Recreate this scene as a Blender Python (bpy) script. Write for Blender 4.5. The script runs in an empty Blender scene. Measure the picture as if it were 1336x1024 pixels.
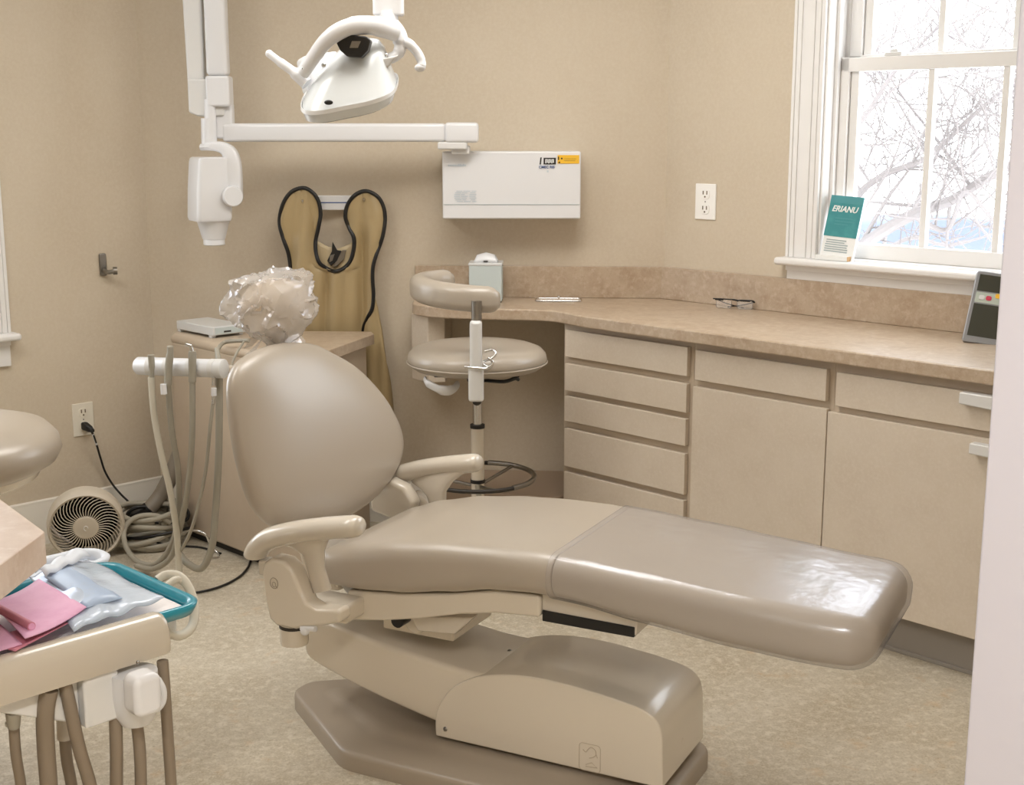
import bpy, bmesh, math, random
from mathutils import Vector, Matrix, noise

random.seed(7)
PI = math.pi
SC = bpy.context.scene
COL = SC.collection
CAM_H, PITCH, FOC = 1.5, math.radians(11.2), 1720.0


# ----------------------------------------------------------------- measuring
def ray(px, py):
    u, v = (px - 668) / FOC, (py - 512) / FOC
    c, s = math.cos(PITCH), math.sin(PITCH)
    return Vector((u, c - v * s, -s - v * c))


def at(px, py, Y):                       # the point seen at a pixel, at distance Y into the room
    d = ray(px, py)
    return Vector((0, 0, CAM_H)) + d * (Y / d.y)


def atz(px, py, z):                      # the point seen at a pixel, at height z
    d = ray(px, py)
    return Vector((0, 0, CAM_H)) + d * ((z - CAM_H) / d.z)


# ----------------------------------------------------------------- materials
def lin(c):
    return tuple(((x / 255) / 12.92 if x <= 10.31 else ((x / 255 + .055) / 1.055) ** 2.4) for x in c) + (1,)


def mat(name, rgb, rough=.5, metal=0, coat=0, bump=None, mottle=None, spec=.5, emit=None, sheer=None, trans=0):
    m = bpy.data.materials.new(name)
    m.use_nodes = True
    nt = m.node_tree
    N, LK = nt.nodes, nt.links
    b = N['Principled BSDF']
    b.inputs['Base Color'].default_value = lin(rgb)
    b.inputs['Roughness'].default_value = rough
    b.inputs['Metallic'].default_value = metal
    b.inputs['Coat Weight'].default_value = coat
    b.inputs['Coat Roughness'].default_value = .12
    b.inputs['Specular IOR Level'].default_value = spec
    b.inputs['Transmission Weight'].default_value = trans
    if emit:
        b.inputs['Emission Color'].default_value = lin(emit[0])
        b.inputs['Emission Strength'].default_value = emit[1]
    tc = N.new('ShaderNodeTexCoord')
    if mottle:                           # list of (scale, second colour, low, high, stretch)
        prev = None
        for (sc, c2, lo, hi, *st) in mottle:
            mp = N.new('ShaderNodeMapping')
            if st:
                mp.inputs['Scale'].default_value = st[0]
            LK.new(tc.outputs['Object'], mp.inputs['Vector'])
            nz = N.new('ShaderNodeTexNoise')
            nz.inputs['Scale'].default_value = sc
            nz.inputs['Detail'].default_value = 6
            nz.inputs['Roughness'].default_value = .65
            LK.new(mp.outputs['Vector'], nz.inputs['Vector'])
            rp = N.new('ShaderNodeMapRange')
            rp.inputs['From Min'].default_value = lo
            rp.inputs['From Max'].default_value = hi
            LK.new(nz.outputs['Fac'], rp.inputs['Value'])
            mx = N.new('ShaderNodeMix')
            mx.data_type = 'RGBA'
            LK.new(rp.outputs['Result'], mx.inputs['Factor'])
            if prev is None:
                mx.inputs['A'].default_value = lin(rgb)
            else:
                LK.new(prev, mx.inputs['A'])
            mx.inputs['B'].default_value = lin(c2)
            prev = mx.outputs['Result']
        LK.new(prev, b.inputs['Base Color'])
    if bump:
        nz = N.new('ShaderNodeTexNoise')
        nz.inputs['Scale'].default_value = bump[0]
        nz.inputs['Detail'].default_value = 4
        LK.new(tc.outputs['Object'], nz.inputs['Vector'])
        bp = N.new('ShaderNodeBump')
        bp.inputs['Strength'].default_value = bump[1]
        bp.inputs['Distance'].default_value = bump[2] if len(bump) > 2 else .004
        LK.new(nz.outputs['Fac'], bp.inputs['Height'])
        LK.new(bp.outputs['Normal'], b.inputs['Normal'])
    if sheer is not None:                # thin clear film or pane: see-through mixed with the glossy surface
        tr = N.new('ShaderNodeBsdfTransparent')
        tr.inputs['Color'].default_value = lin(sheer[1]) if len(sheer) > 1 else (1, 1, 1, 1)
        ms = N.new('ShaderNodeMixShader')
        ms.inputs['Fac'].default_value = sheer[0]
        LK.new(tr.outputs[0], ms.inputs[1])
        LK.new(b.outputs[0], ms.inputs[2])
        LK.new(ms.outputs[0], N['Material Output'].inputs['Surface'])
    return m


M = {}
M['wall'] = mat('wallpaper', (209, 196, 176), .85, bump=(220, .10, .002),
                mottle=[(2.5, (202, 188, 167), .3, .75), (90, (214, 203, 185), .4, .9)])
M['ceiling'] = mat('ceiling_paint', (238, 234, 226), .9)
M['floor'] = mat('linoleum', (194, 184, 166), .42, spec=.35, bump=(160, .06, .002),
                 mottle=[(4, (176, 163, 140), .38, .68), (38, (212, 203, 187), .47, .66), (95, (168, 155, 131), .52, .70), (170, (214, 205, 186), .5, .7), (9, (200, 168, 126), .58, .84)])
M['trim'] = mat('white_gloss_paint', (236, 234, 232), .35)
M['jamb'] = mat('door_paint', (196, 192, 199), .45)
M['base'] = mat('baseboard_paint', (228, 223, 213), .45)
M['lam'] = mat('counter_laminate', (188, 169, 147), .32, spec=.5,
               mottle=[(14, (172, 149, 125), .4, .68), (42, (201, 184, 165), .48, .74), (85, (166, 145, 122), .55, .82)])
M['lamlight'] = mat('pale_laminate', (219, 201, 187), .4,
                    mottle=[(14, (205, 184, 168), .4, .7), (45, (230, 216, 205), .5, .8)])
M['cab'] = mat('cabinet_laminate', (213, 200, 183), .45,
               mottle=[(7, (206, 192, 174), .4, .75), (120, (218, 206, 191), .45, .8)])
M['cabbox'] = mat('cabinet_carcass', (194, 178, 158), .55)
M['kick'] = mat('grey_rubber_kick', (150, 143, 135), .4)
M['plinth'] = mat('brown_plinth', (164, 143, 122), .5)
M['pad'] = mat('pale_pad_vinyl', (214, 200, 184), .4)
M['vinyl'] = mat('tan_vinyl', (174, 163, 149), .36, coat=.55, bump=(420, .05, .001))
M['rimp'] = mat('tray_plastic', (199, 189, 173), .25, coat=.5)
M['shell'] = mat('taupe_plastic', (221, 211, 195), .25, coat=.5)
M['mark'] = mat('pressed_mark', (186, 171, 150), .4)
M['plate'] = mat('base_plate_plastic', (160, 147, 131), .5, coat=.3)
M['vinyl'].node_tree.nodes['Principled BSDF'].inputs['Coat Roughness'].default_value = .27
M['shell2'] = mat('cream_plastic', (209, 200, 186), .25, coat=.5)
M['side'] = mat('side_cabinet_laminate', (199, 182, 161), .45, mottle=[(6, (191, 173, 151), .4, .75)])
M['white'] = mat('white_enamel', (226, 226, 228), .3, coat=.25)
M['white2'] = mat('white_plastic', (220, 219, 217), .35)
M['lens'] = mat('lamp_shield', (232, 236, 238), .22, coat=.6, sheer=(.86,))
M['black'] = mat('black_plastic', (22, 21, 21), .4)
M['dark'] = mat('dark_metal', (58, 54, 50), .45, .4)
M['chrome'] = mat('chrome', (215, 215, 215), .14, 1)
M['steel'] = mat('brushed_steel', (150, 146, 140), .3, 1)
def film(name, rgb, body, rough, ior, bump=None):
    """clear sheet: see-through, a little milky, with sharp reflections that grow at grazing angles"""
    m = mat(name, rgb, .5, bump=bump)
    N, LK = m.node_tree.nodes, m.node_tree.links
    tr, gl, fr, m1, m2 = (N.new('ShaderNode' + t) for t in ('BsdfTransparent', 'BsdfAnisotropic', 'Fresnel', 'MixShader', 'MixShader'))
    gl.inputs['Roughness'].default_value = rough
    gl.inputs['Color'].default_value = (.58, .60, .67, 1)
    ge, mi = N.new('ShaderNodeNewGeometry'), N.new('ShaderNodeMix')
    mi.inputs['A'].default_value, mi.inputs['B'].default_value = ior, 1 / ior      # the same sheet seen from either side
    LK.new(ge.outputs['Backfacing'], mi.inputs['Factor'])
    LK.new(mi.outputs['Result'], fr.inputs['IOR'])
    m1.inputs['Fac'].default_value = body
    LK.new(tr.outputs[0], m1.inputs[1])
    LK.new(N['Principled BSDF'].outputs[0], m1.inputs[2])
    LK.new(fr.outputs[0], m2.inputs['Fac'])
    LK.new(m1.outputs[0], m2.inputs[1])
    LK.new(gl.outputs[0], m2.inputs[2])
    if bump:
        b = [n for n in N if n.type == 'BUMP'][0]
        LK.new(b.outputs[0], gl.inputs['Normal'])
        LK.new(b.outputs[0], fr.inputs['Normal'])
    LK.new(m2.outputs[0], N['Material Output'].inputs['Surface'])
    return m


M['film'] = film('clear_film', (214, 205, 200), .22, .17, 1.6, (6, .32, .02))
M['bag'] = film('plastic_bag', (246, 241, 236), .32, .10, 1.9)
M['apron'] = mat('khaki_vinyl', (172, 151, 112), .42, bump=(10, .3, .01))
M['apronback'] = mat('khaki_lining', (190, 172, 138), .5)
M['hose'] = mat('grey_hose', (158, 152, 138), .5)
M['hose_l'] = mat('pale_hose', (205, 199, 184), .45)
M['hose_d'] = mat('taupe_hose', (138, 124, 107), .5)
M['vac'] = mat('vacuum_hose', (128, 119, 107), .5)
M['fan'] = mat('fan_plastic', (206, 196, 180), .4)
M['fandark'] = mat('fan_inside', (16, 13, 9), .9, spec=.1)
M['teal'] = mat('teal_plastic', (34, 142, 163), .3, coat=.3)
M['liner'] = mat('paper_liner', (240, 233, 231), .7)
M['paletray'] = mat('pale_blue_tray', (222, 228, 238), .4)
M['pink'] = mat('pink_paper', (228, 176, 206), .6, mottle=[(18, (216, 156, 192), .45, .75)])
M['pink2'] = mat('deep_pink_paper', (205, 132, 150), .5)
M['pouch'] = film('blue_pouch_film', (222, 236, 252), .6, .12, 1.6, (22, .5, .006))
M['pouchin'] = mat('pouch_content', (172, 191, 218), .35, mottle=[(40, (172, 188, 210), .5, .7)])
M['device'] = mat('pale_grey_device', (216, 217, 217), .3)
M['box'] = mat('grey_green_card', (196, 206, 206), .6, bump=(300, .2, .001))
M['yellow'] = mat('yellow_sticker', (240, 188, 52), .5)
M['ink'] = mat('black_ink', (40, 36, 32), .6)
M['blueink'] = mat('blue_ink', (70, 96, 150), .6)
M['paleink'] = mat('pale_blue_ink', (198, 208, 216), .6)
M['tealprint'] = mat('teal_print', (52, 138, 142), .4, mottle=[(12, (74, 158, 160), .45, .7)])
M['tealband'] = mat('teal_band', (70, 146, 152), .4)
M['paper'] = mat('white_card', (240, 240, 238), .5)
M['greyink'] = mat('grey_ink', (168, 178, 180), .6)
M['tan'] = mat('tan_card', (200, 160, 110), .6)
M['cream'] = mat('outlet_plastic', (232, 226, 212), .4)
M['whitecream'] = mat('white_outlet_plastic', (246, 244, 240), .35)
M['slot'] = mat('outlet_slot', (110, 96, 76), .6)
M['screen'] = mat('dark_screen', (58, 60, 52), .12, coat=.6)
M['greyframe'] = mat('grey_frame', (150, 152, 156), .3, .3)
M['button'] = mat('button_strip', (186, 196, 186), .35)
M['red'] = mat('red_button', (205, 62, 90), .4)
M['glass'] = mat('window_glass', (255, 255, 255), .02, sheer=(.06,))
M['lensglass'] = mat('clear_lens', (255, 255, 255), .03, sheer=(.12,))
M['bark'] = mat('grey_bark', (122, 116, 115), .9, bump=(30, .3))
M['hill'] = mat('distant_hill', (88, 98, 122), 1)
M['yard'] = mat('yard_grass', (76, 80, 90), 1)
M['troffer'] = mat('lamp_diffuser', (250, 248, 242), .5, emit=((255, 247, 232), 2))


# ----------------------------------------------------------------- mesh tools
class MB:
    def __init__(s):
        s.v, s.f = [], []

    def add(s, vs, fs, T=None):
        o = len(s.v)
        s.v += [tuple(T @ Vector(p)) if T else tuple(p) for p in vs]
        s.f += [[i + o for i in f] for f in fs]
        return s

    def box(s, x0, x1, y0, y1, z0, z1, T=None):
        vs = [(x, y, z) for x in (x0, x1) for y in (y0, y1) for z in (z0, z1)]
        return s.add(vs, [(0, 1, 3, 2), (4, 6, 7, 5), (0, 4, 5, 1), (2, 3, 7, 6), (0, 2, 6, 4), (1, 5, 7, 3)], T)

    def prism(s, poly, a0, a1, axis='z', T=None):
        n = len(poly)
        if axis == 'z':
            q = lambda p, a: (p[0], p[1], a)
        elif axis == 'y':
            q = lambda p, a: (p[0], a, p[1])
        else:
            q = lambda p, a: (a, p[0], p[1])
        vs = [q(p, a0) for p in poly] + [q(p, a1) for p in poly]
        fs = [list(range(n))[::-1], list(range(n, 2 * n))] + [(i, (i + 1) % n, n + (i + 1) % n, n + i) for i in range(n)]
        return s.add(vs, fs, T)

    def loft(s, rings, cap=True, T=None, closed=True):
        n = len(rings[0])
        vs = [p for r in rings for p in r]
        fs = []
        for k in range(len(rings) - 1):
            for i in range(n if closed else n - 1):
                j = (i + 1) % n
                fs.append((k * n + i, k * n + j, (k + 1) * n + j, (k + 1) * n + i))
        if cap and closed:
            fs.append(list(range(n))[::-1])
            fs.append([(len(rings) - 1) * n + i for i in range(n)])
        return s.add(vs, fs, T)

    def tube(s, pts, r, n=10, closed=False, flat=1.0, up=None, cap=True, T=None):
        pts = [Vector(p) for p in pts]
        m = len(pts)
        rad = r if isinstance(r, (list, tuple)) else [r] * m
        if len(rad) != m:
            rad = [rad[0] + (rad[-1] - rad[0]) * i / (m - 1) for i in range(m)] if len(rad) == 2 else \
                  [rad[min(len(rad) - 1, int(i * (len(rad) - 1) / (m - 1)))] for i in range(m)]
        rings = []
        u = None
        for i, p in enumerate(pts):
            if closed:
                t = (pts[(i + 1) % m] - pts[i - 1]).normalized()
            else:
                t = (pts[min(i + 1, m - 1)] - pts[max(i - 1, 0)]).normalized()
            if up is not None:
                u = (Vector(up) - t * Vector(up).dot(t)).normalized()
            elif u is None:
                a = Vector((0, 0, 1)) if abs(t.z) < .9 else Vector((1, 0, 0))
                u = (a - t * a.dot(t)).normalized()
            else:
                u = (u - t * u.dot(t)).normalized()
            w = t.cross(u)
            rings.append([p + (u * math.cos(2 * PI * k / n) + w * flat * math.sin(2 * PI * k / n)) * rad[i] for k in range(n)])
        if closed:
            rings.append(rings[0])
        return s.loft(rings, cap and not closed, T)

    def lathe(s, prof, n=36, T=None, cap=True):
        rings = [[(max(r, 1e-5) * math.cos(2 * PI * k / n), max(r, 1e-5) * math.sin(2 * PI * k / n), z) for k in range(n)] for r, z in prof]
        return s.loft(rings, cap, T)

    def ball(s, c, r, nu=20, nv=12, T=None):
        r = r if isinstance(r, (list, tuple)) else (r, r, r)
        rings = []
        for j in range(nv + 1):
            a = -PI / 2 + PI * j / nv
            q = max(math.cos(a), 1e-4)
            rings.append([(c[0] + r[0] * q * math.cos(2 * PI * k / nu), c[1] + r[1] * q * math.sin(2 * PI * k / nu), c[2] + r[2] * math.sin(a)) for k in range(nu)])
        return s.loft(rings, True, T)

    def grid(s, rows, T=None):
        return s.loft(rows, False, T, closed=False)

    def build(s, name, m, parent=None, angle=38, bevel=0, seg=3, sub=0, solid=0, offset=-1):
        me = bpy.data.meshes.new(name)
        me.from_pydata(s.v, [], s.f)
        bm = bmesh.new()
        bm.from_mesh(me)
        bmesh.ops.remove_doubles(bm, verts=bm.verts, dist=1e-6)
        bmesh.ops.recalc_face_normals(bm, faces=bm.faces)
        bm.to_mesh(me)
        bm.free()
        me.shade_smooth()
        me.set_sharp_from_angle(angle=math.radians(angle))
        me.materials.append(M[m] if isinstance(m, str) else m)
        o = bpy.data.objects.new(name, me)
        COL.objects.link(o)
        if parent:
            o.parent = parent
        if solid:
            d = o.modifiers.new('thickness', 'SOLIDIFY')
            d.thickness = solid
            d.offset = offset
        if bevel:
            d = o.modifiers.new('bevel', 'BEVEL')
            d.width = bevel
            d.segments = seg
            d.limit_method = 'ANGLE'
            d.angle_limit = math.radians(40)
            d.harden_normals = False
            me.set_sharp_from_angle(angle=math.radians(180))
            if bevel < .012:
                d.harden_normals = True
                me.shade_smooth()
        if sub:
            d = o.modifiers.new('smooth', 'SUBSURF')
            d.levels = d.render_levels = sub
        return o


def spline(P, n=8, closed=False):
    P = [Vector(p) for p in P]
    out = []
    m = len(P)
    for i in range(m if closed else m - 1):
        a, b, c, d = (P[(i - 1) % m], P[i], P[(i + 1) % m], P[(i + 2) % m]) if closed else \
                     (P[max(i - 1, 0)], P[i], P[i + 1], P[min(i + 2, m - 1)])
        for k in range(n):
            t = k / n
            out.append(.5 * ((2 * b) + (c - a) * t + (2 * a - 5 * b + 4 * c - d) * t * t + (3 * b - a - 3 * c + d) * t ** 3))
    if not closed:
        out.append(P[-1])
    return out


def interp(tab, x):
    if x <= tab[0][0]:
        return tab[0][1]
    for (a, p), (b, q) in zip(tab, tab[1:]):
        if x <= b:
            t = (x - a) / (b - a)
            t = t * t * (3 - 2 * t) * .5 + t * .5
            return p + (q - p) * t
    return tab[-1][1]


def rrect(w, h, r, n=5):                 # rounded rectangle, centred
    r = min(r, w * .499, h * .499)
    out = []
    for cx, cy, a0 in ((w / 2 - r, h / 2 - r, 0), (-w / 2 + r, h / 2 - r, 90), (-w / 2 + r, -h / 2 + r, 180), (w / 2 - r, -h / 2 + r, 270)):
        for k in range(n + 1):
            a = math.radians(a0 + 90 * k / n)
            out.append((cx + r * math.cos(a), cy + r * math.sin(a)))
    return out


def thing(name, label, cat, loc=(0, 0, 0), rotz=0, group=None):
    o = bpy.data.objects.new(name, None)
    o.empty_display_size = .1
    COL.objects.link(o)
    o.location = loc
    o.rotation_euler = (0, 0, rotz)
    o['label'], o['category'] = label, cat
    if group:
        o['group'] = group
    return o


def local(root, p):                      # a world point in the frame of a thing
    R = Matrix.Rotation(-root.rotation_euler[2], 3, 'Z')
    return R @ (Vector(p) - Vector(root.location))


def tag(o, label, cat, group=None):
    o['label'], o['category'] = label, cat
    if group:
        o['group'] = group
    return o


def rebase(o, c):                        # put the origin of a one-mesh thing at its base
    c = Vector(c)
    o.data.transform(Matrix.Translation(-c))
    o.location = c
    return o


def struct(o):
    o['kind'] = 'structure'
    return o


def text(name, s, size, m, parent, T, extrude=.0006, font_shear=0, width=1.0):
    cu = bpy.data.curves.new('lettering', 'FONT')
    cu.body = s
    cu.size = size
    cu.extrude = extrude
    cu.shear = font_shear
    cu.offset = size * .02
    cu.align_x = 'LEFT'
    tmp = bpy.data.objects.new('tmp', cu)
    COL.objects.link(tmp)
    dg = bpy.context.evaluated_depsgraph_get()
    me = bpy.data.meshes.new_from_object(tmp.evaluated_get(dg))
    bpy.data.objects.remove(tmp)
    me.transform(Matrix.Scale(width, 4, (1, 0, 0)))
    me.transform(T)
    me.materials.clear()
    me.materials.append(M[m])
    me.name = name
    o = bpy.data.objects.new(name, me)
    COL.objects.link(o)
    o.parent = parent
    return o


def basis(o, x, y, z):                   # matrix with given origin and axes
    x, y, z, o = Vector(x), Vector(y), Vector(z), Vector(o)
    return Matrix(((x.x, y.x, z.x, o.x), (x.y, y.y, z.y, o.y), (x.z, y.z, z.z, o.z), (0, 0, 0, 1)))


# ----------------------------------------------------------------- room frames
RC = Vector((.569, 4.918, 0))            # corner of back wall and window wall
RA, RN = Vector((.697, -.717, 0)), Vector((.717, .697, 0))      # along the window wall, out through it
R_ROT = math.radians(-45.8)
BA, BN = Vector((-.998, .061, 0)), Vector((.061, .998, 0))      # along the back wall to the left, out
B_ROT = math.radians(-3.5)
LC = Vector((-1.386, 5.038, 0))          # corner of back wall and left wall
LA, LN = Vector((-.717, -.697, 0)), Vector((-.697, .717, 0))    # along the left wall towards the camera, out
L_ROT = math.radians(44.2)
HT = 2.5
JR = Vector((.5787, 1.5, 0))              # room corner of the door jamb
JH = JR - LN * .14                       # hall corner of the door jamb
FD = -LA                                 # along the door wall to the right


# ================================================================= SETTING
def plan(poly, z0, z1):
    mb = MB()
    mb.prism([(p[0], p[1]) for p in poly], z0, z1)
    return mb


near_L = LC + LA * 3.4                   # far end of the left wall
jl = JR + LA * 2.1                      # left side of the doorway, room side
jlh = jl - LN * .14
fwl = near_L - LN * ((near_L - JR).dot(LN))                     # door wall meets the near wall
fr = RC + RA * (abs((JR - RC).dot(LN)))
fr = RC + RA * ((JR - RC).dot(RA))       # door wall meets the window wall
OUT = .2
fl = [LC + LN * OUT + LA * 6, LC + LN * OUT, RC + BN * OUT, RC + RN * OUT, RC + RN * OUT + RA * 6, RC + RA * 6 + LA * 6]
struct(plan(fl, -.1, 0).build('floor', 'floor'))
struct(plan(fl, HT, HT + .1).build('ceiling', 'ceiling'))
struct(plan([LC + BN * .0, RC, RC + BN * .15 + Vector((.06, 0, 0)), LC + BN * .15], 0, HT).build('wall_back', 'wall'))


def holed_wall(name, org, ax, nn, length, holes, thick=.15):
    mb = MB()

    def seg(t0, t1, z0, z1):
        P = [org + ax * t0, org + ax * t1, org + ax * t1 + nn * thick, org + ax * t0 + nn * thick]
        mb.prism([(p.x, p.y) for p in P], z0, z1)
    t = 0
    for (a, b, z0, z1) in holes:
        seg(t, a, 0, HT)
        seg(a, b, 0, z0)
        seg(a, b, z1, HT)
        t = b
    seg(t, length, 0, HT)
    return struct(mb.build(name, 'wall'))


W1 = (.66, 1.585, 1.08, 2.3)
holed_wall('wall_right', RC, RA, RN, 5.2, [W1])
W2 = (.68, 1.75, .80, 2.2)
holed_wall('wall_left', LC, LA, LN, 5.5, [W2])
# door wall, with the doorway the photograph is taken through
mb = MB()
mb.prism([(p.x, p.y) for p in (JR, JH, JH + FD * 2.6, JR + FD * 2.6)], 0, HT)
mb.prism([(p.x, p.y) for p in (jl, jlh, jlh + LA * 2.1, jl + LA * 2.1)], 0, HT)
mb.prism([(p.x, p.y) for p in (jl, JR, JH, jlh)], 2.1, HT)
struct(mb.build('wall_front', 'wall'))
hb = JR - LN * 1.9                       # hall wall behind the camera
mb = MB()
mb.prism([(p.x, p.y) for p in (hb + FD * 3, hb + LA * 4.6, hb + LA * 4.6 - LN * .1, hb + FD * 3 - LN * .1)], 0, HT)
struct(mb.build('wall_hall', 'wall'))
nw = JR + LA * 4.2
mb = MB()
mb.prism([(p.x, p.y) for p in (nw - LN * 1.9, nw + LN * 3.7, nw + LN * 3.7 + LA * .1, nw - LN * 1.9 + LA * .1)], 0, HT)
struct(mb.build('wall_near', 'wall'))
# white door lining around the jamb end
mb = MB()
e = .016
P = [JR + LA * e + LN * e, JH + LA * e - LN * e, JH - LN * e + FD * .09, JH + FD * .09, JH, JR, JR + FD * .09, JR + LN * e + FD * .09]
mb.prism([(p.x, p.y) for p in P], 0, 2.13)
struct(mb.build('door_1', 'jamb', bevel=.004))


# baseboards
def baseboard(name, org, ax, nn, t0, t1):
    prof = [(0, 0), (-.018, 0), (-.018, .115), (-.014, .125), (-.014, .14), (-.009, .152), (-.009, .163), (0, .168)]
    mb = MB()
    rings = []
    for t in (t0, t1):
        rings.append([org + ax * t + nn * a + Vector((0, 0, z)) for a, z in prof])
    mb.loft(rings)
    return struct(mb.build(name, 'base', angle=25))


baseboard('baseboard_left', LC, LA, LN, .0, 5.0)
baseboard('baseboard_back', LC, -BA, BN, .0, 1.05)


# windows ---------------------------------------------------------------------
def window(idx, org, rot, W, muntins, rail_z, mirror=1):
    t0, t1, z0, z1 = W
    root = bpy.data.objects.new('window_%d' % idx, None)
    COL.objects.link(root)
    root.location = org
    root.rotation_euler = (0, 0, rot)
    root['kind'] = 'structure'
    X = lambda a, b: (min(a * mirror, b * mirror), max(a * mirror, b * mirror))

    def bx(mb, a, b, y0, y1, c, d):
        x = X(a, b)
        mb.box(x[0], x[1], y0, y1, c, d)
    cas = MB()                           # fluted casing
    w = .115
    steps = [(0, .012, -.0225), (.012, .03, -.0195), (.03, .036, -.0165), (.036, .078, -.0185), (.078, .084, -.0160), (.084, .1, -.0190), (.1, w, -.0165)]
    for a, b, y in steps:
        bx(cas, t0 - w + a, t0 - w + b, y, 0, z0, z1 + w - a)
        bx(cas, t1 + w - b, t1 + w - a, y, 0, z0, z1 + w - a)
        bx(cas, t0 - w + a, t1 + w - a, y, 0, z1 + w - b, z1 + w - a)
    cas.build('casing', 'trim', root, bevel=.002, seg=2)
    jm = MB()                            # lining of the opening with its stops
    for a, b in ((t0, t0 + .008), (t1 - .008, t1)):
        bx(jm, a, b, -.002, .15, z0, z1)
    bx(jm, t0, t1, -.002, .15, z1 - .008, z1)
    bx(jm, t0, t0 + .02, .04, .058, z0, z1)
    bx(jm, t1 - .02, t1, .04, .058, z0, z1)
    bx(jm, t0, t0 + .02, .102, .108, rail_z, z1)
    bx(jm, t0, t1, .0, .15, z0 - .03, z0 + .004)
    jm.build('lining', 'trim', root, bevel=.0015, seg=2)
    for nm, a, b, y0, y1, cbot, ctop in (('lower_sash', z0 + .004, rail_z, .06, .10, .05, .045), ('upper_sash', rail_z - .03, z1 - .008, .106, .145, .04, .05)):
        sh = MB()
        s0, s1 = t0 + .008, t1 - .008
        st = .072 if nm == 'lower_sash' else .085
        bx(sh, s0, s0 + st - .03, y0, y1, a, b)
        bx(sh, s0 + st - .03, s0 + st, y0 + .014, y1, a, b)
        bx(sh, s1 - st + .03, s1, y0, y1, a, b)
        bx(sh, s1 - st, s1 - st + .03, y0 + .014, y1, a, b)
        bx(sh, s0, s1, y0, y1, a, a + cbot)
        bx(sh, s0, s1, y0, y1, b - ctop, b)
        for mu in muntins:
            bx(sh, mu - .011, mu + .011, y0 + .008, y1 - .006, a + cbot * .8, b - ctop * .8)
        so = sh.build(nm, 'trim', root, bevel=.003, seg=2)
        g = MB()
        bx(g, s0 + st * .6, s1 - st * .6, y1 - .014, y1 - .011, a + cbot * .6, b - ctop * .6)
        g.build('glass', 'glass', so)
    lk = MB()
    for k in range(len(muntins)):
        x = mirror * (t0 + (t1 - t0) * (.22 + .5 * k))
        lk.box(x - .03, x + .03, .064, .098, rail_z, rail_z + .012)
        lk.box(x - .012, x + .012, .07, .098, rail_z + .012, rail_z + .022)
    lk.build('sash_lock', 'white2', root, bevel=.003)
    st = MB()
    bx(st, t0 - w - .022, t1 + w + .022, -.062, .058, z0 - .026, z0)
    st.build('sill', 'trim', root, bevel=.011, seg=4)
    ap = MB()
    bx(ap, t0 - w + .005, t1 + w - .005, -.016, 0, z0 - .12 if idx == 2 else 1.004, z0 - .024)
    bx(ap, t0 - w + .005, t1 + w - .005, -.026, 0, z0 - .045, z0 - .024)
    ap.build('apron', 'trim', root, bevel=.003)
    return root


window(1, RC, R_ROT, W1, (1.0, 1.246), 1.737)
window(2, LC, L_ROT, W2, (1.03, 1.4), 1.5, -1)

# beyond the window: hills, yard and a bare tree ------------------------------
mb = MB()
rows = []
for j in range(4):
    row = []
    for i in range(60):
        x = -10 + i * 1.6
        hgt = 0 if j in (0, 3) else (4.2 + .9 * noise.noise(Vector((x * .06, 3, 0))) + .4 * noise.noise(Vector((x * .2, 8, 0))))
        row.append((x, 60 + j * 6, -7 + hgt))
    rows.append(row)
mb.grid(rows)
struct(mb.build('hills', 'hill'))
mb = MB()
mb.box(-20, 90, 12, 120, -7.2, -7)
struct(mb.build('ground_outside', 'yard'))

br = MB()
T_Y = 9.0


def limb(pts, r0, r1, depth):
    P = spline(pts, 6)
    n = len(P)
    br.tube(P, [r0 + (r1 - r0) * i / (n - 1) for i in range(n)], 6 if depth else 8)
    if depth >= 3:
        return
    step = max(2, int(n / (12 if depth == 0 else 6)))
    for i in range(step, n - 1, step):
        for q in range((1, 1, 1)[depth]):
            if random.random() < (.05, .2, .4)[depth]:
                continue
            t = (P[min(i + 1, n - 1)] - P[i - 1]).normalized()
            dv = Vector((random.uniform(-1, 1), random.uniform(-.7, .7), random.uniform(-.45, 1))).normalized()
            d = (t * .55 + dv).normalized()
            L = (1.1, .65, .4)[depth] * random.uniform(.6, 1.25)
            p0 = P[i]
            pts2 = [p0]
            for k in range(1, 4):
                d = (d + Vector((random.uniform(-.35, .35), random.uniform(-.3, .3), random.uniform(-.25, .4)))).normalized()
                pts2.append(pts2[-1] + d * L / 3)
            rr = r0 + (r1 - r0) * i / (n - 1)
            limb(pts2, max(rr * .45, .0055), .003, depth + 1)


limb([at(990, 560, T_Y), at(1060, 390, T_Y), at(1120, 325, T_Y), at(1190, 280, T_Y), at(1240, 262, T_Y + .3), at(1300, 225, T_Y + .3), at(1380, 190, T_Y + .5)], .05, .03, 0)
limb([at(1060, 390, T_Y), at(1110, 270, T_Y + .2), at(1150, 230, T_Y + .2), at(1210, 205, T_Y), at(1270, 150, T_Y - .2), at(1330, 100, T_Y - .3)], .03, .012, 0)
limb([at(1000, 520, T_Y), at(1070, 230, T_Y - .4), at(1130, 150, T_Y - .4), at(1170, 90, T_Y - .4), at(1230, 30, T_Y - .4)], .03, .008, 0)
limb([at(1190, 280, T_Y), at(1235, 300, T_Y), at(1260, 250, T_Y - .5), at(1300, 290, T_Y - .5), at(1360, 310, T_Y - .5)], .022, .008, 0)
limb([at(1150, 330, T_Y + 1), at(1190, 310, T_Y + 1), at(1240, 320, T_Y + 1), at(1310, 300, T_Y + 1)], .02, .008, 1)
b0 = at(990, 560, T_Y)
br.tube(spline([(b0.x - .3, b0.y, -7), (b0.x - .2, b0.y, -3), b0, at(1060, 390, T_Y)], 6), [.16, .05], 10)
tree = tag(br.build('bare_tree', 'bark'), 'bare grey tree with tangled leafless branches outside the window', 'tree')
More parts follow.
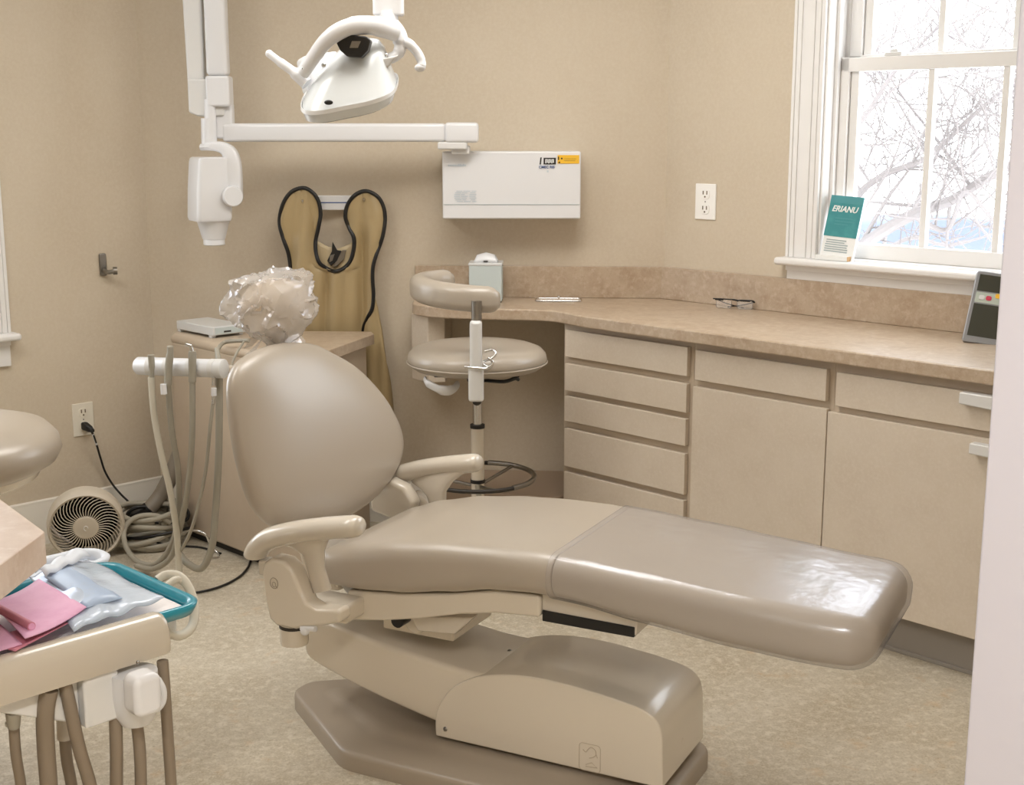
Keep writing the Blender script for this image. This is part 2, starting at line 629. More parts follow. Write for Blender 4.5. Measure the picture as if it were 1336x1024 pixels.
rebase(tree, (b0.x - .3, b0.y, -7))

# ================================================================= COUNTER RUN
ctr = thing('countertop', 'mottled pinkish beige laminate countertop with backsplash running under the window', 'countertop', RC, R_ROT)
wpt = lambda t, n, z=0: (t, n, z)
front = [local(ctr, p) for p in spline([(-.365, 4.80, 0), (-.345, 4.735, 0), (-.26, 4.665, 0), (-.05, 4.612, 0), (.07, 4.595, 0), (.15, 4.56, 0), (.20, 4.49, 0), (.25, 4.42, 0)], 5)]
bl = local(ctr, RC + BA * .935)
mb = MB()
mb.prism([(p.x, p.y) for p in front] + [(1.72, -.572), (1.72, -.001), (.003, -.001), (bl.x, bl.y - .001)], .846, .887)
mb.build('worktop', 'lam', ctr, bevel=.006)
mb = MB()
mb.box(.0, 1.72, -.02, -.001, .887, 1.006)
q0 = local(ctr, RC + BA * .0 - BN * .001)
q1 = local(ctr, RC + BA * .935 - BN * .001)
q2 = local(ctr, RC + BA * .935 - BN * .02)
q3 = local(ctr, RC - BN * .02 + RA * -.005)
mb.prism([(q0.x, q0.y), (q1.x, q1.y), (q2.x, q2.y), (q3.x, q3.y)], .887, 1.006)
mb.build('backsplash', 'lam', ctr, bevel=.003)
mb = MB()                                # bracket under the left end
a0, a1 = RC + BA * .93, RC + BA * .80
P = [local(ctr, p) for p in (a0 - BN * .002, a1 - BN * .002, a1 - BN * .23, a1 + BA * .06 - BN * .25, a0 - BN * .17)]
mb.prism([(p.x, p.y) for p in P], .60, .846)
mb.build('support_bracket', 'cab', ctr, bevel=.004)


def cabinet(label, t0, t1, drawers, door=None, handles=()):
    r = thing('base_cabinet', label, 'cabinet', RC + RA * ((t0 + t1) / 2) - RN * .26, R_ROT, 'cabinets under the window counter')
    cx = (t0 + t1) / 2
    X = lambda t: t - cx
    Yn = lambda n: n + .26
    mb = MB()
    mb.box(X(t0), X(t1), Yn(-.527), Yn(-.004), .125, .845)
    mb.build('carcass', 'cabbox', r)
    mb = MB()
    mb.box(X(t0), X(t1), Yn(-.478), Yn(-.06), 0, .126)
    mb.box(X(t0), X(t1), Yn(-.484), Yn(-.475), 0, .012)
    mb.build('toe_kick', 'kick', r, bevel=.002)
    for (a, b, z0, z1, h) in drawers:
        mb = MB()
        mb.box(X(a), X(b), Yn(-.546), Yn(-.5275), z0, z1)
        d = mb.build('drawer', 'cab', r, bevel=.002)
        if h:
            mb = MB()
            mb.prism([(X(h[0]), h[2] + .034), (X(h[0]), h[2] + .002), (X(h[1]), h[2] - .006), (X(h[1]), h[2] + .034)], Yn(-.576), Yn(-.546), 'y')
            mb.build('handle', 'white2', d, bevel=.004)
    if door:
        a, b, z0, z1, h = door
        mb = MB()
        mb.box(X(a), X(b), Yn(-.546), Yn(-.5275), z0, z1)
        d = mb.build('door', 'cab', r, bevel=.0015)
        if h:
            mb = MB()
            mb.prism([(X(h[0]), h[2] + .03), (X(h[0]), h[2]), (X(h[1]), h[2] - .004), (X(h[1]), h[2] + .03)], Yn(-.576), Yn(-.546), 'y')
            mb.build('handle', 'white2', d, bevel=.004)
    return r


cabinet('beige base cabinet with a stack of five drawers beside the knee space', -.010, .561,
        [(.010, .547, .731, .826, None), (.010, .547, .612, .707, None), (.010, .547, .502, .592, None), (.010, .547, .339, .476, None), (.010, .547, .135, .319, None)])
cabinet('beige base cabinet with one plain drawer over a plain door without handles', .562, 1.078,
        [(.579, 1.060, .725, .821, None)], (.573, 1.0665, .133, .703, None))
cabinet('beige base cabinet with white handles, at the right beside the door jamb', 1.079, 1.70,
        [(1.093, 1.685, .717, .817, (1.487, 1.66, .784))], (1.0705, 1.69, .133, .697, (1.525, 1.66, .655)))

mb = MB()
P = [RC + BA * .86 - BN * .003, RC + BA * .04 - BN * .003, Vector((.150, 4.548, 0)), Vector((.10, 4.575, 0)), Vector((-.02, 4.605, 0)), Vector((-.2, 4.63, 0)), Vector((-.28, 4.70, 0))]
mb.prism([(p.x, p.y) for p in P], 0, .215)
pl = tag(mb.build('plinth', 'plinth', bevel=.008), 'low brown plinth on the floor in the knee space under the counter', 'plinth')
rebase(pl, (-.05, 4.8, 0))

# ================================================================= DENTAL CHAIR
CH = thing('dental_chair', 'tan vinyl dental chair with raised back, bagged headrest and plastic covered foot end', 'dental chair',
           (-.185 + .451 * .14, 2.958 + .893 * .14, 0), math.atan2(-.451, .893))


def cushion(st, r, e0, e1, n=6, ne=6):
    """lofted pad along x; st = (x, half width, top z, bottom z); e0/e1 = how far each end rounds"""
    st = sorted(st)
    tabs = [[(s[0], s[k]) for s in st] for k in (1, 2, 3)]
    x0, x1 = st[0][0], st[-1][0]
    xs = []
    for k in range(ne + 1):
        a = PI / 2 * k / ne
        xs.append((x0 + e0 * (1 - math.cos(a)), e0 * (1 - math.sin(a))))
    m = 26
    for k in range(1, m):
        xs.append((x0 + e0 + (x1 - e1 - x0 - e0) * k / m, 0))
    for k in range(ne, -1, -1):
        a = PI / 2 * k / ne
        xs.append((x1 - e1 * (1 - math.cos(a)), e1 * (1 - math.sin(a))))
    mb = MB()
    rings = []
    for x, ins in xs:
        w, zt, zb = (interp(t, x) for t in tabs)
        hh = zt - zb
        iz = min(ins * hh / (2 * r) * .55, hh * .46)
        iw = min(ins, w * .9)
        rings.append([(x, p[0], (zt + zb) / 2 + p[1]) for p in rrect(2 * (w - iw), hh - 2 * iz, max(r - iz * .8, .006), n)])
    mb.loft(rings)
    return mb


SEAT = [(-.305, .212, .500, .430), (-.25, .228, .525, .431), (-.17, .239, .552, .435), (-.05, .243, .577, .447), (.08, .243, .592, .470), (.2, .243, .599, .494), (.30, .243, .600, .502),
        (.40, .242, .596, .500), (.55, .240, .586, .482), (.75, .236, .572, .462), (.9, .228, .562, .452), (1.03, .215, .556, .452)]
cushion([s for s in SEAT if s[0] <= .36] + [(.352, .2425, .598, .5015)], .044, .055, .004).build('seat_cushion', 'vinyl', CH, angle=60)
leg = cushion([(.353, .242, .598, .5015)] + [s for s in SEAT if s[0] > .36], .044, .004, .055).build('leg_cushion', 'vinyl', CH, angle=60)
cv = cushion([(.34, .246, .6022, .497)] + [(a, b + .004, c + .0045, d - .005) for a, b, c, d in SEAT if a > .36][:-1] + [(1.04, .222, .562, .446)], .045, .004, .06, n=8)
for i, p in enumerate(cv.v):             # the film bags and creases along its sides and at the foot
    q = Vector(p)
    side = max(0, abs(q.y) - .17) / .07
    low = max(0, min(1, (.56 - q.z) / .06))
    k = noise.noise(q * 9) * .5 + noise.noise(Vector((q.x * 26, q.y * 8, q.z * 60))) * .5
    amp = .006 * side * low + (.006 * max(0, (q.x - .85) / .2))
    d = Vector((.3 if q.x > .95 else 0, math.copysign(1, q.y) if side else 0, .25))
    cv.v[i] = tuple(q + d * k * amp)
cvo = cv.build('plastic_cover', 'film', CH, angle=60)
cvo['label'] = 'clear plastic film over the leg cushion'

# shell under the cushions
mb = MB()
top = [(-.20, .428), (-.05, .444), (.08, .466), (.2, .492), (.31, .498)]
bot = [(.31, .447), (.2, .438), (.11, .420), (0, .390), (-.1, .368), (-.205, .352)]
mb.prism(top + bot, -.208, .208, 'y')
mb.build('seat_shell', 'shell', CH, bevel=.008)
mb = MB()
mb.prism([(.312, .462), (.312, .437), (.530, .437), (.530, .460)], -.20, .20, 'y')
mb.build('foot_rail', 'black', CH, bevel=.002)
mb = MB()
mb.prism([(.31, .50), (.31, .461), (.533, .440), (.536, .48)], -.196, .196, 'y')
mb.build('leg_shell', 'shell2', CH, bevel=.003)
mb = MB()
mb.box(-.17, .03, -.10, .10, .30, .40)
mb.tube([(-.06, -.13, .345), (-.06, .13, .345)], .03, 16)
mb.build('lift_pivot', 'shell', CH, bevel=.006)
mb = MB()
mb.tube([(-.085, -.168, .357), (-.085, -.12, .357)], .017, 16)
mb.build('pivot_hole', 'black', CH)
for ya in (-.165, .135):
    mb = MB()
    mb.prism([(-.05, .375), (.12, .40), (.07, .35), (-.03, .34)], ya, ya + .03, 'y')
    mb.build('lift_bracket', 'shell2', CH, bevel=.004)

# lift arm
mb = MB()
pts = [(-.385, .285), (-.36, .300), (-.33, .302), (-.26, .292), (-.15, .274), (-.05, .263), (.06, .250), (.17, .243), (.25, .20), (.2, .12), (.06, .095), (-.001, .100), (-.153, .130), (-.27, .160), (-.356, .188), (-.385, .215)]
P = [(p.x, p.z) for p in spline([(x, 0, z) for x, z in pts], 3, True)]
mb.prism(P, -.133, .133, 'y')
mb.build('lift_arm', 'shell', CH, bevel=.014, seg=4)
# base cover
mb = MB()
pts = [(0, .07), (0, .115), (.012, .152), (.04, .195), (.09, .232), (.15, .255), (.22, .268), (.30, .272), (.4, .266), (.49, .255), (.54, .243), (.566, .224), (.576, .195), (.578, .15), (.580, .10), (.581, .07)]
pts = [(p.x, p.z) for p in spline([(x, 0, z) for x, z in pts], 4)]
mb.prism(pts, -.14, .14, 'y')
mb.build('base_cover', 'shell', CH, bevel=.018, seg=5)
# floor plate in two tiers
mb = MB()
OUTL = [(-.50, -.035), (-.185, -.27), (.44, -.27), (.598, -.15), (.598, .15), (.44, .27), (-.185, .27), (-.50, .035)]


rings = []
def soften(poly, r, n=4):
    out = []
    for i in range(len(poly)):
        a, b, c = Vector(poly[i - 1]), Vector(poly[i]), Vector(poly[(i + 1) % len(poly)])
        p, q = b + (a - b).normalized() * min(r, (a - b).length * .4), b + (c - b).normalized() * min(r, (c - b).length * .4)
        for k in range(n + 1):
            t = k / n
            out.append(tuple(p * (1 - t) ** 2 + b * 2 * t * (1 - t) + q * t * t))
    return out


rings = []
for d, z in ((0, 0), (0, .034), (.002, .041), (.007, .045), (.015, .047), (.085, .050), (.10, .052), (.112, .056), (.124, .059), (.14, .060)):
    rings.append([((x - .05) * (1 - d / .55) + .05, y * (1 - d / .27), z) for x, y in soften(OUTL, .035)])
mb.loft(rings)
mb.build('floor_plate', 'plate', CH, angle=60)

# backrest
Lf = [(.06, -.06), (.075, -.14), (.106, -.25), (.174, -.307), (.27, -.318), (.36, -.308), (.449, -.287), (.50, -.250), (.525, -.18)]
Rt = [(.532, -.075), (.515, .05), (.474, .138), (.423, .222), (.345, .299), (.271, .343), (.203, .356), (.148, .326), (.104, .255), (.072, .15), (.058, .03)]
outl = [(v, s) for s, v in Lf] + [(v, s) for s, v in Rt]
outl = [(p.x, p.y) for p in spline([(a, b, 0) for a, b in outl], 4, True)]
nrm = math.hypot(1, .28)
e_s = Vector((-.28, 0, 1)) / nrm         # up the back
e_n = Vector((1, 0, .28)) / nrm          # out of the back, towards the sitter
B0 = Vector((-.34, 0, .47))


def bk(v, s, n):
    return B0 + e_s * s + Vector((0, v, 0)) + e_n * n


def dome(outline, tf, tb, cen, pw=2.6, nr=12):
    n = len(outline)
    mb = MB()
    rings = []
    rho = [math.sin(PI / 2 * k / nr) for k in range(nr + 1)]
    for k, q in enumerate(rho):
        q = max(q, .004)
        rings.append([bk(cen[0] + (a - cen[0]) * q, cen[1] + (b - cen[1]) * q, tf * (1 - q ** pw) ** (1 / pw) if q < 1 else 0) for a, b in outline])
    for k in range(nr - 1, -1, -1):
        q = max(rho[k], .004)
        rings.append([bk(cen[0] + (a - cen[0]) * q, cen[1] + (b - cen[1]) * q, -tb * (1 - q ** pw) ** (1 / pw)) for a, b in outline])
    mb.loft(rings)
    return mb


dome(outl, .052, .055, (.0, .28)).build('backrest', 'vinyl', CH, angle=70)
mb = MB()                                # carrier behind and below the back
mb.prism([(-.40, .36), (-.30, .37), (-.36, .50), (-.47, .72), (-.52, .70), (-.44, .5)], -.09, .09, 'y')
mb.build('back_carrier', 'shell', CH, bevel=.012)

# headrest under a plastic bag
HC = Vector((-.535, -.005, 1.063))
mb = MB()
mb.ball((HC.x + .0, HC.y, HC.z + .0), (.070, .120, .074), 24, 14)
mb.tube([(-.53, 0, .95), (-.545, 0, 1.03)], .03, 14)
hr = mb.build('headrest', 'pad', CH, angle=80)
bm = bmesh.new()
bmesh.ops.create_icosphere(bm, subdivisions=5, radius=1)
mb = MB()
vs = []
rb = random.Random(21)
SPIKES = [(Vector(q).normalized(), h_) for q, h_ in (((-.75, -.6, .02), .20), ((-.5, -.5, .75), .10), ((.5, .6, .7), .10), ((.75, .55, -.25), .10), ((.2, -.9, -.35), .08))]
planes = []
for k in range(30):                      # taut flat panels that meet in creases
    n_ = Vector((rb.gauss(0, 1), rb.gauss(0, 1), rb.gauss(0, 1))).normalized()
    planes.append((n_, rb.uniform(.84, .99)))
for v in bm.verts:
    d = v.co.normalized()
    f = min([h / d.dot(n_) for n_, h in planes if d.dot(n_) > .2] + [1.10])
    az = math.atan2(d.y, d.x)
    w_ = d + .35 * Vector((noise.noise(d * 2 + Vector((5, 0, 0))), noise.noise(d * 2 + Vector((0, 7, 0))), noise.noise(d * 2 + Vector((0, 0, 9)))))
    f += .10 * max(0, 1 - abs(noise.noise(w_ * 1.7)) * 4.5) ** 2 + .035 * max(0, 1 - abs(noise.noise(w_ * 3.3 + Vector((3, 3, 3)))) * 4.5) ** 2 - .045
    for sp, h_ in SPIKES:
        f += h_ * math.exp(-((1 - d.dot(sp)) / .035))
    p = Vector((d.x * .092, d.y * .142, d.z * .096)) * f
    if d.z < -.5:                        # gathered towards the post
        q = (-.5 - d.z) / .5
        p.x *= 1 - .35 * q + .10 * math.sin(az * 7)* q
        p.y *= 1 - .45 * q + .10 * math.sin(az * 7)* q
        p.z -= .012 * q
    vs.append(HC + p + Vector((0, 0, .005)))
fs = [[v.index for v in f.verts] for f in bm.faces]
bm.free()
mb.add(vs, fs)
for k in range(7):                       # frilled skirt and corners of the bag
    a0 = -2.6 + k * .85
    c0 = HC + Vector((.03 * math.cos(a0), .05 * math.sin(a0), -.075))
    c1 = HC + Vector((.062 * math.cos(a0 - .35), .10 * math.sin(a0 - .35), -.102 - .01 * (k % 2)))
    c2 = HC + Vector((.066 * math.cos(a0 + .35), .10 * math.sin(a0 + .35), -.098))
    c3 = HC + Vector((.05 * math.cos(a0 + .5), .08 * math.sin(a0 + .5), -.07))
    mb.add([c0, c1, c2, c3], [(0, 1, 2, 3)])
bg = mb.build('plastic_bag', 'bag', hr, angle=24)
bg['label'] = 'crumpled clear plastic bag over the headrest'


# armrests with their supports, one each side
def armrest(sg):
    yc = sg * .315
    dx = -.045 if sg > 0 else -.010
    path = spline([(x + dx, yc, z) for x, z in ((-.372, .512), (-.365, .535), (-.33, .566), (-.26, .592), (-.18, .612), (-.11, .626), (-.075, .632))], 6)
    m = len(path)
    rad = [.030 * math.sin(min(1, (i + .6) / 4) * PI / 2) * (1 if i < m - 6 else math.cos((i - m + 6) / 6.6 * PI / 2 * .92) ** .5) for i in range(m)]
    mb = MB()
    mb.tube(path, [r * .86 for r in rad], 16, flat=1.32, up=(0, 0, 1))
    a = mb.build('armrest', 'shell2', CH, angle=70)
    # flared neck joining the pad to the support
    mb = MB()
    rings = []
    for (x, z, wx, wy) in ((-.232, .597, .105, .026), (-.238, .580, .085, .022), (-.240, .562, .052, .019), (-.236, .54, .030, .017), (-.230, .50, .022, .017), (-.215, .45, .024, .018)):
        rings.append([(x + wx * math.cos(2 * PI * k / 16), yc - sg * .030 * min(1, (.6 - z) / .05) + wy * math.sin(2 * PI * k / 16), z + .30 * wx * math.cos(2 * PI * k / 16)) for k in range(16)])
    mb.loft(rings)
    mb.build('neck', 'shell2', a, angle=70)
    # side panel
    y0, y1 = sg * .285, sg * .335
    P = [(-.352, .490), (-.345, .512), (-.322, .528), (-.285, .526), (-.262, .508), (-.245, .470), (-.225, .434), (-.20, .424), (-.135, .432), (-.132, .402), (-.19, .382), (-.235, .372), (-.26, .362), (-.315, .362), (-.334, .376), (-.345, .42)]
    mb = MB()
    mb.prism(P, min(y0, y1), max(y0, y1), 'y')
    mb.box(-.30, -.15, min(sg * .2, y0), max(sg * .2, y0), .375, .42)
    s = mb.build('arm_support', 'shell', CH, bevel=.010, seg=4)
    ym = y1 + sg * .0008
    em = MB()
    em.tube([(-.315 + .011 * math.cos(t), ym, .468 + .013 * math.sin(t)) for t in [k * PI / 12 for k in range(24)]], .0009, 6, True)
    em.tube([(-.315 + .005 * math.cos(t), ym, .465 + .006 * math.sin(t)) for t in [k * PI / 6 for k in range(12)]], .0007, 6, True)
    em.tube([(-.310, ym, .462), (-.306, ym, .457)], .0007, 6)
    em.build('emblem', 'plate', s)
    if sg < 0:
        mb = MB()
        mb.lathe([(0, .31), (.032, .31), (.034, .318), (.034, .365), (0, .365)], 24, Matrix.Translation((-.292, sg * .295, 0)))
        f = mb.build('swivel_foot', 'shell', CH, bevel=0)
        mb = MB()
        mb.lathe([(0, .352), (.0352, .352), (.0352, .360), (0, .36)], 24, Matrix.Translation((-.292, sg * .295, 0)))
        mb.build('ring', 'dark', f)
        mb = MB()
        mb.tube([(-.245, sg * .33, .368), (-.205, sg * .33, .373)], .007, 10)
        mb.ball((-.235, sg * .33, .363), .011)
        mb.build('release_lever', 'white', f, angle=60)
    # loose ends of the hinge under the pad
    mb = MB()
    mb.box(-.365, -.34, min(sg * .29, sg * .33), max(sg * .29, sg * .33), .478, .515)
    mb.build('hinge', 'shell2', a, bevel=.006)


armrest(-1)
armrest(1)
mb = MB()                                # cross strap seen behind the near arm
mb.prism([(-.30, .50), (-.27, .505), (-.18, .42), (-.20, .40)], -.19, -.16, 'y')
mb.build('hinge_strap', 'white2', CH, bevel=.004)
mb = MB()                                # hip covers at the back of the far side
mb.prism([(-.42, .48), (-.42, .55), (-.36, .575), (-.31, .56), (-.28, .52), (-.29, .48), (-.33, .46)], .235, .285, 'y')
mb.build('hip_cover', 'shell2', CH, bevel=.012)

# screws, marks in the plastic
for c_, r_ in (((.115, .03, .2475), (.006, .006, .003)), ((.028, -.1405, .094), (.006, .003, .006))):
    mb = MB()
    mb.ball(c_, r_, 12, 6)
    mb.build('screw', 'steel', CH)
mb = MB()                                # pressed mark: a small figure in a rounded square
sq = [(.405 + a, -.1403, .105 + b) for a, b in rrect(.052, .066, .008, 4)]
mb.tube(sq, .0008, 6, True)
mb.tube(spline([(.388, -.1403, .122), (.395, -.1403, .117), (.400, -.1403, .124), (.408, -.1403, .131), (.418, -.1403, .126), (.420, -.1403, .115), (.412, -.1403, .107), (.404, -.1403, .104)], 4), .001, 6)
mb.tube([(.420, -.1403, .118), (.424, -.1403, .108)], .0008, 6)
mb.tube([(.395, -.1403, .086), (.410, -.1403, .094), (.424, -.1403, .084), (.395, -.1403, .082)], .0009, 6)
mb.build('mark', 'mark', CH)
mb = MB()
mb.tube([(.5785, -.005 + .010 * math.cos(k * PI / 10), .112 + .020 * math.sin(k * PI / 10)) for k in range(20)], .0008, 6, True)
mb.tube([(.5795, -.010, .088), (.5795, .004, .088)], .0008, 6)
mb.build('mark', 'mark', CH)

# ================================================================= X-RAY UNIT ON THE BACK WALL
XR = thing('xray_machine', 'white wall mounted dental x-ray machine with control box, long folding arm and tube head', 'x-ray machine', (0, 4.95, 1.19))


def X3(x, y, z):
    return (x, y - 4.95, z - 1.19)


def xbox(mb, x0, x1, y0, y1, z0, z1, T=None):
    return mb.box(x0, x1, y0 - 4.95, y1 - 4.95, z0 - 1.19, z1 - 1.19, T)


mb = MB()
xbox(mb, -.250, .247, 4.79, 4.957, 1.19, 1.43)
cb = mb.build('control_box', 'white', XR, bevel=.006)
mb = MB()
xbox(mb, -.247, .244, 4.7885, 4.79, 1.2405, 1.2425)
mb.build('seam', 'greyink', cb)
mb = MB()
xbox(mb, .163, .2405, 4.788, 4.7895, 1.387, 1.417)
mb.build('sticker', 'yellow', cb)
FT = lambda x, z: basis(X3(x, 4.7880, z), (1, 0, 0), (0, 0, 1), (0, -1, 0))
mb = MB()
mb.lathe([(0, 0), (.0032, 0), (.0032, .0006), (0, .0006)], 12, FT(.178, 1.405))
mb.lathe([(0, 0), (.0034, 0), (.0034, .0006), (0, .0006)], 12, FT(.1695, 1.391))
xbox(mb, .1645, .1685, 4.7874, 4.788, 1.400, 1.412)
xbox(mb, .186, .230, 4.7874, 4.788, 1.4035, 1.4042)
xbox(mb, .186, .226, 4.7874, 4.788, 1.3965, 1.3975)
mb.build('sticker_print', 'ink', cb)
mb = MB()
mb.prism([(.0985, 1.3835 - 1.19), (.1035, 1.3835 - 1.19), (.1065, 1.409 - 1.19), (.1015, 1.409 - 1.19)], -.1615, -.1605, 'y')
xbox(mb, .113, .157, 4.7885, 4.7895, 1.384, 1.4075)
mb.build('badge', 'ink', cb)
mb = MB()
for k, x in enumerate((.119, .1245, .130, .1355, .141, .1465)):
    xbox(mb, x, x + .0034, 4.7878, 4.7884, 1.388 + (.002 if k % 2 else 0), 1.403)
    if k % 2 == 0:
        xbox(mb, x, x + .0055, 4.7878, 4.7884, 1.4005, 1.403)
mb.build('badge_strokes', 'paper', cb)
text('lettering', 'CMEC RIS', .0125, 'blueink', cb, FT(.096, 1.3705), width=1.05)
mb = MB()
xbox(mb, .125, .131, 4.788, 4.7895, 1.356, 1.363)
mb.build('small_mark', 'paleink', cb)
mb = MB()
for k in range(11):
    x = -.2285 + k * .0059
    xbox(mb, x, x + .0043, 4.788, 4.7895, 1.3775, 1.3835 + (.002 if k in (6, 7, 9) else 0))
mb.build('faded_print', 'paleink', cb)
mb = MB()                                # faint block of printed lines
for k in range(7):
    z = 1.2885 - k * .0062
    x0 = -.200 - .009 * math.sin(k * .55)
    segs = [(x0, x0 + .022), (x0 + .025, x0 + .05 - .006 * (k % 3)), (x0 + .055, -.128 - .004 * (k % 2))]
    for a, b in segs:
        xbox(mb, a, b, 4.788, 4.7895, z, z + .0024)
mb.build('printed_lines', 'paleink', cb)
mb = MB()
xbox(mb, -.262, -.158, 4.72, 4.80, 1.437, 1.464)
xbox(mb, -.215, -.150, 4.74, 4.86, 1.42, 1.45)
mb.build('arm_mount', 'white2', XR, bevel=.007)
mb = MB()
xbox(mb, -.236, -.118, 4.715, 4.79, 1.461, 1.531)
mb.build('arm_end', 'white', XR, bevel=.012, seg=4)
mb = MB()
xbox(mb, -1.02, -.233, 4.722, 4.782, 1.464, 1.528)
mb.build('horizontal_arm', 'white', XR, bevel=.012, seg=4)
mb = MB()                                # upright folding arms
xbox(mb, -1.062, -.989, 4.70, 4.77, 1.69, 2.22)
mb.build('folding_arm', 'white', XR, bevel=.014, seg=4)
mb = MB()
P = [(-1.143, 2.22 - 1.19), (-1.072, 2.22 - 1.19), (-1.076, 1.57 - 1.19), (-1.133, 1.57 - 1.19)]
mb.prism(P, 4.725 - 4.95, 4.785 - 4.95, 'y')
mb.build('folding_arm', 'white2', XR, bevel=.010, seg=4)
mb = MB()
xbox(mb, -1.15, -.985, 4.705, 4.79, 2.18, 2.28)
mb.build('elbow', 'white', XR, bevel=.02, seg=4)
mb = MB()
xbox(mb, -1.065, -.983, 4.695, 4.775, 1.585, 1.69)
xbox(mb, -1.045, -.982, 4.725, 4.775, 1.475, 1.6)
mb.build('elbow', 'white', XR, bevel=.009, seg=3)
mb = MB()
P = [(-1.132, 1.68 - 1.19), (-1.065, 1.68 - 1.19), (-1.0, 1.59 - 1.19), (-1.01, 1.552 - 1.19), (-1.10, 1.552 - 1.19), (-1.132, 1.565 - 1.19)]
mb.prism(P, 4.715 - 4.95, 4.79 - 4.95, 'y')
mb.build('elbow', 'white2', XR, bevel=.008, seg=3)
mb = MB()
mb.tube([X3(-1.055, 4.715, 1.61), X3(-1.057, 4.715, 1.52), X3(-1.060, 4.715, 1.455)], [.019, .021, .024], 18)
mb.tube([X3(-1.066, 4.718, 1.545), X3(-1.068, 4.718, 1.455)], .024, 18)
mb.build('drop_tube', 'white', XR, angle=50)
mb = MB()
mb.tube([X3(*p) for p in [(-1.092, 4.71, 1.446), (-1.06, 4.71, 1.446)]], .012, 12, flat=2.2, up=(0, 0, 1))
path = spline([X3(*p) for p in [(-1.075, 4.71, 1.447), (-1.03, 4.71, 1.448), (-.997, 4.705, 1.432), (-.980, 4.70, 1.395), (-.977, 4.70, 1.34), (-.978, 4.70, 1.27)]], 6)
rings = []
for i, p in enumerate(path):
    t = (path[min(i + 1, len(path) - 1)] - path[max(i - 1, 0)]).normalized()
    nn = Vector((t.z, 0, -t.x))
    wd = .012 + .014 * min(1, i / 14)
    rings.append([p + nn * a + Vector((0, b, 0)) for a, b in rrect(wd * 2, .05, .009, 3)])
mb.loft(rings)
mb.build('yoke', 'white', XR, angle=45)
mb = MB()
rot = Matrix.Rotation(math.radians(28), 4, 'Z')
T = Matrix.Translation(X3(-.984, 4.675, 1.277)) @ rot @ Matrix.Rotation(PI / 2, 4, 'X')
mb.lathe([(0, -.03), (.031, -.03), (.031, 0), (.036, .004), (.036, .018), (.033, .022), (0, .022)], 32, T)
mb.build('yoke_knob', 'white', XR, angle=40)
mb = MB()                                # tube head, turned a little
T = Matrix.Translation(X3(-1.062, 4.715, 1.19)) @ Matrix.Rotation(math.radians(30), 4, 'Z')
rings = []
for z, dx, w in ((0, -.012, .122), (.012, -.012, .128), (.11, -.008, .126), (.205, -.002, .120), (.218, -.002, .112), (.222, -.002, .10)):
    rings.append([(dx + a, b, z) for a, b in rrect(w, .135 if 0 < z < .22 else .125, .016, 4)])
mb.loft(rings, True, T)
th = mb.build('tube_head', 'white', XR, angle=40)
mb = MB()
mb.lathe([(0, .004), (.062, .004), (.058, 0), (.040, -.066), (0, -.066)], 28, T)
mb.build('cone', 'white', th, angle=40)
mb = MB()
mb.lathe([(0, -.064), (.037, -.064), (.038, -.068), (.038, -.085), (.034, -.088), (0, -.088)], 28, T)
mb.build('cone_ring', 'white', th, angle=40)

# ================================================================= EXAM LIGHT
LX, LY = -.316, 3.5
LT = thing('exam_light', 'white dental exam light hanging over the chair on a ceiling post', 'lamp', (LX, LY, 1.55))
l3 = lambda x, y, z: Vector((x - LX, y, z - 1.55))
mb = MB()
mb.prism([(a, b) for a, b in rrect(.078, .062, .016, 4)], 1.79 - 1.55, HT - 1.55)
mb.build('post', 'white', LT, bevel=.006)
mb = MB()
mb.lathe([(0, HT - 1.55), (.11, HT - 1.55), (.11, HT - 1.57), (.06, HT - 1.60), (0, HT - 1.60)], 32)
mb.build('ceiling_mount', 'white', LT)
mb = MB()
yk = spline([l3(-.296, -.05, 1.748), l3(-.345, -.11, 1.758), l3(-.40, -.145, 1.752), l3(-.45, -.145, 1.726), l3(-.49, -.12, 1.686), l3(-.526, -.09, 1.644)], 6)
mb.tube(yk, [.025, .023, .021, .020, .019, .018], 14, flat=.75, up=(0, 0, 1))
mb.tube(spline([l3(-.305, -.03, 1.765), l3(-.288, -.03, 1.742), l3(-.284, -.035, 1.715), l3(-.292, -.04, 1.692), l3(-.315, -.05, 1.680)], 5), [.020, .020, .016, .014, .013], 12)
mb.tube([l3(-.318, -.01, 1.80), l3(-.312, -.015, 1.745)], .026, 16)
mb.build('yoke', 'white', LT, angle=60)
# head: a shield that widens to a tilted rim
hc = l3(-.412, -.06, 1.6)


def hring(z, rx, ry, dx=0, dy=0, n=40, p=2.9):
    out = []
    for k in range(n):
        a = 2 * PI * k / n
        c, s_ = math.cos(a), math.sin(a)
        x = math.copysign(abs(c) ** (2 / p), c) * rx + dx
        y = math.copysign(abs(s_) ** (2 / p), s_) * ry + dy
        if x < 0:
            y *= 1 + .25 * x / rx * -1 * .6
        out.append((hc.x + x, hc.y + y, hc.z + z + x * .17 + y * .38))
    return out


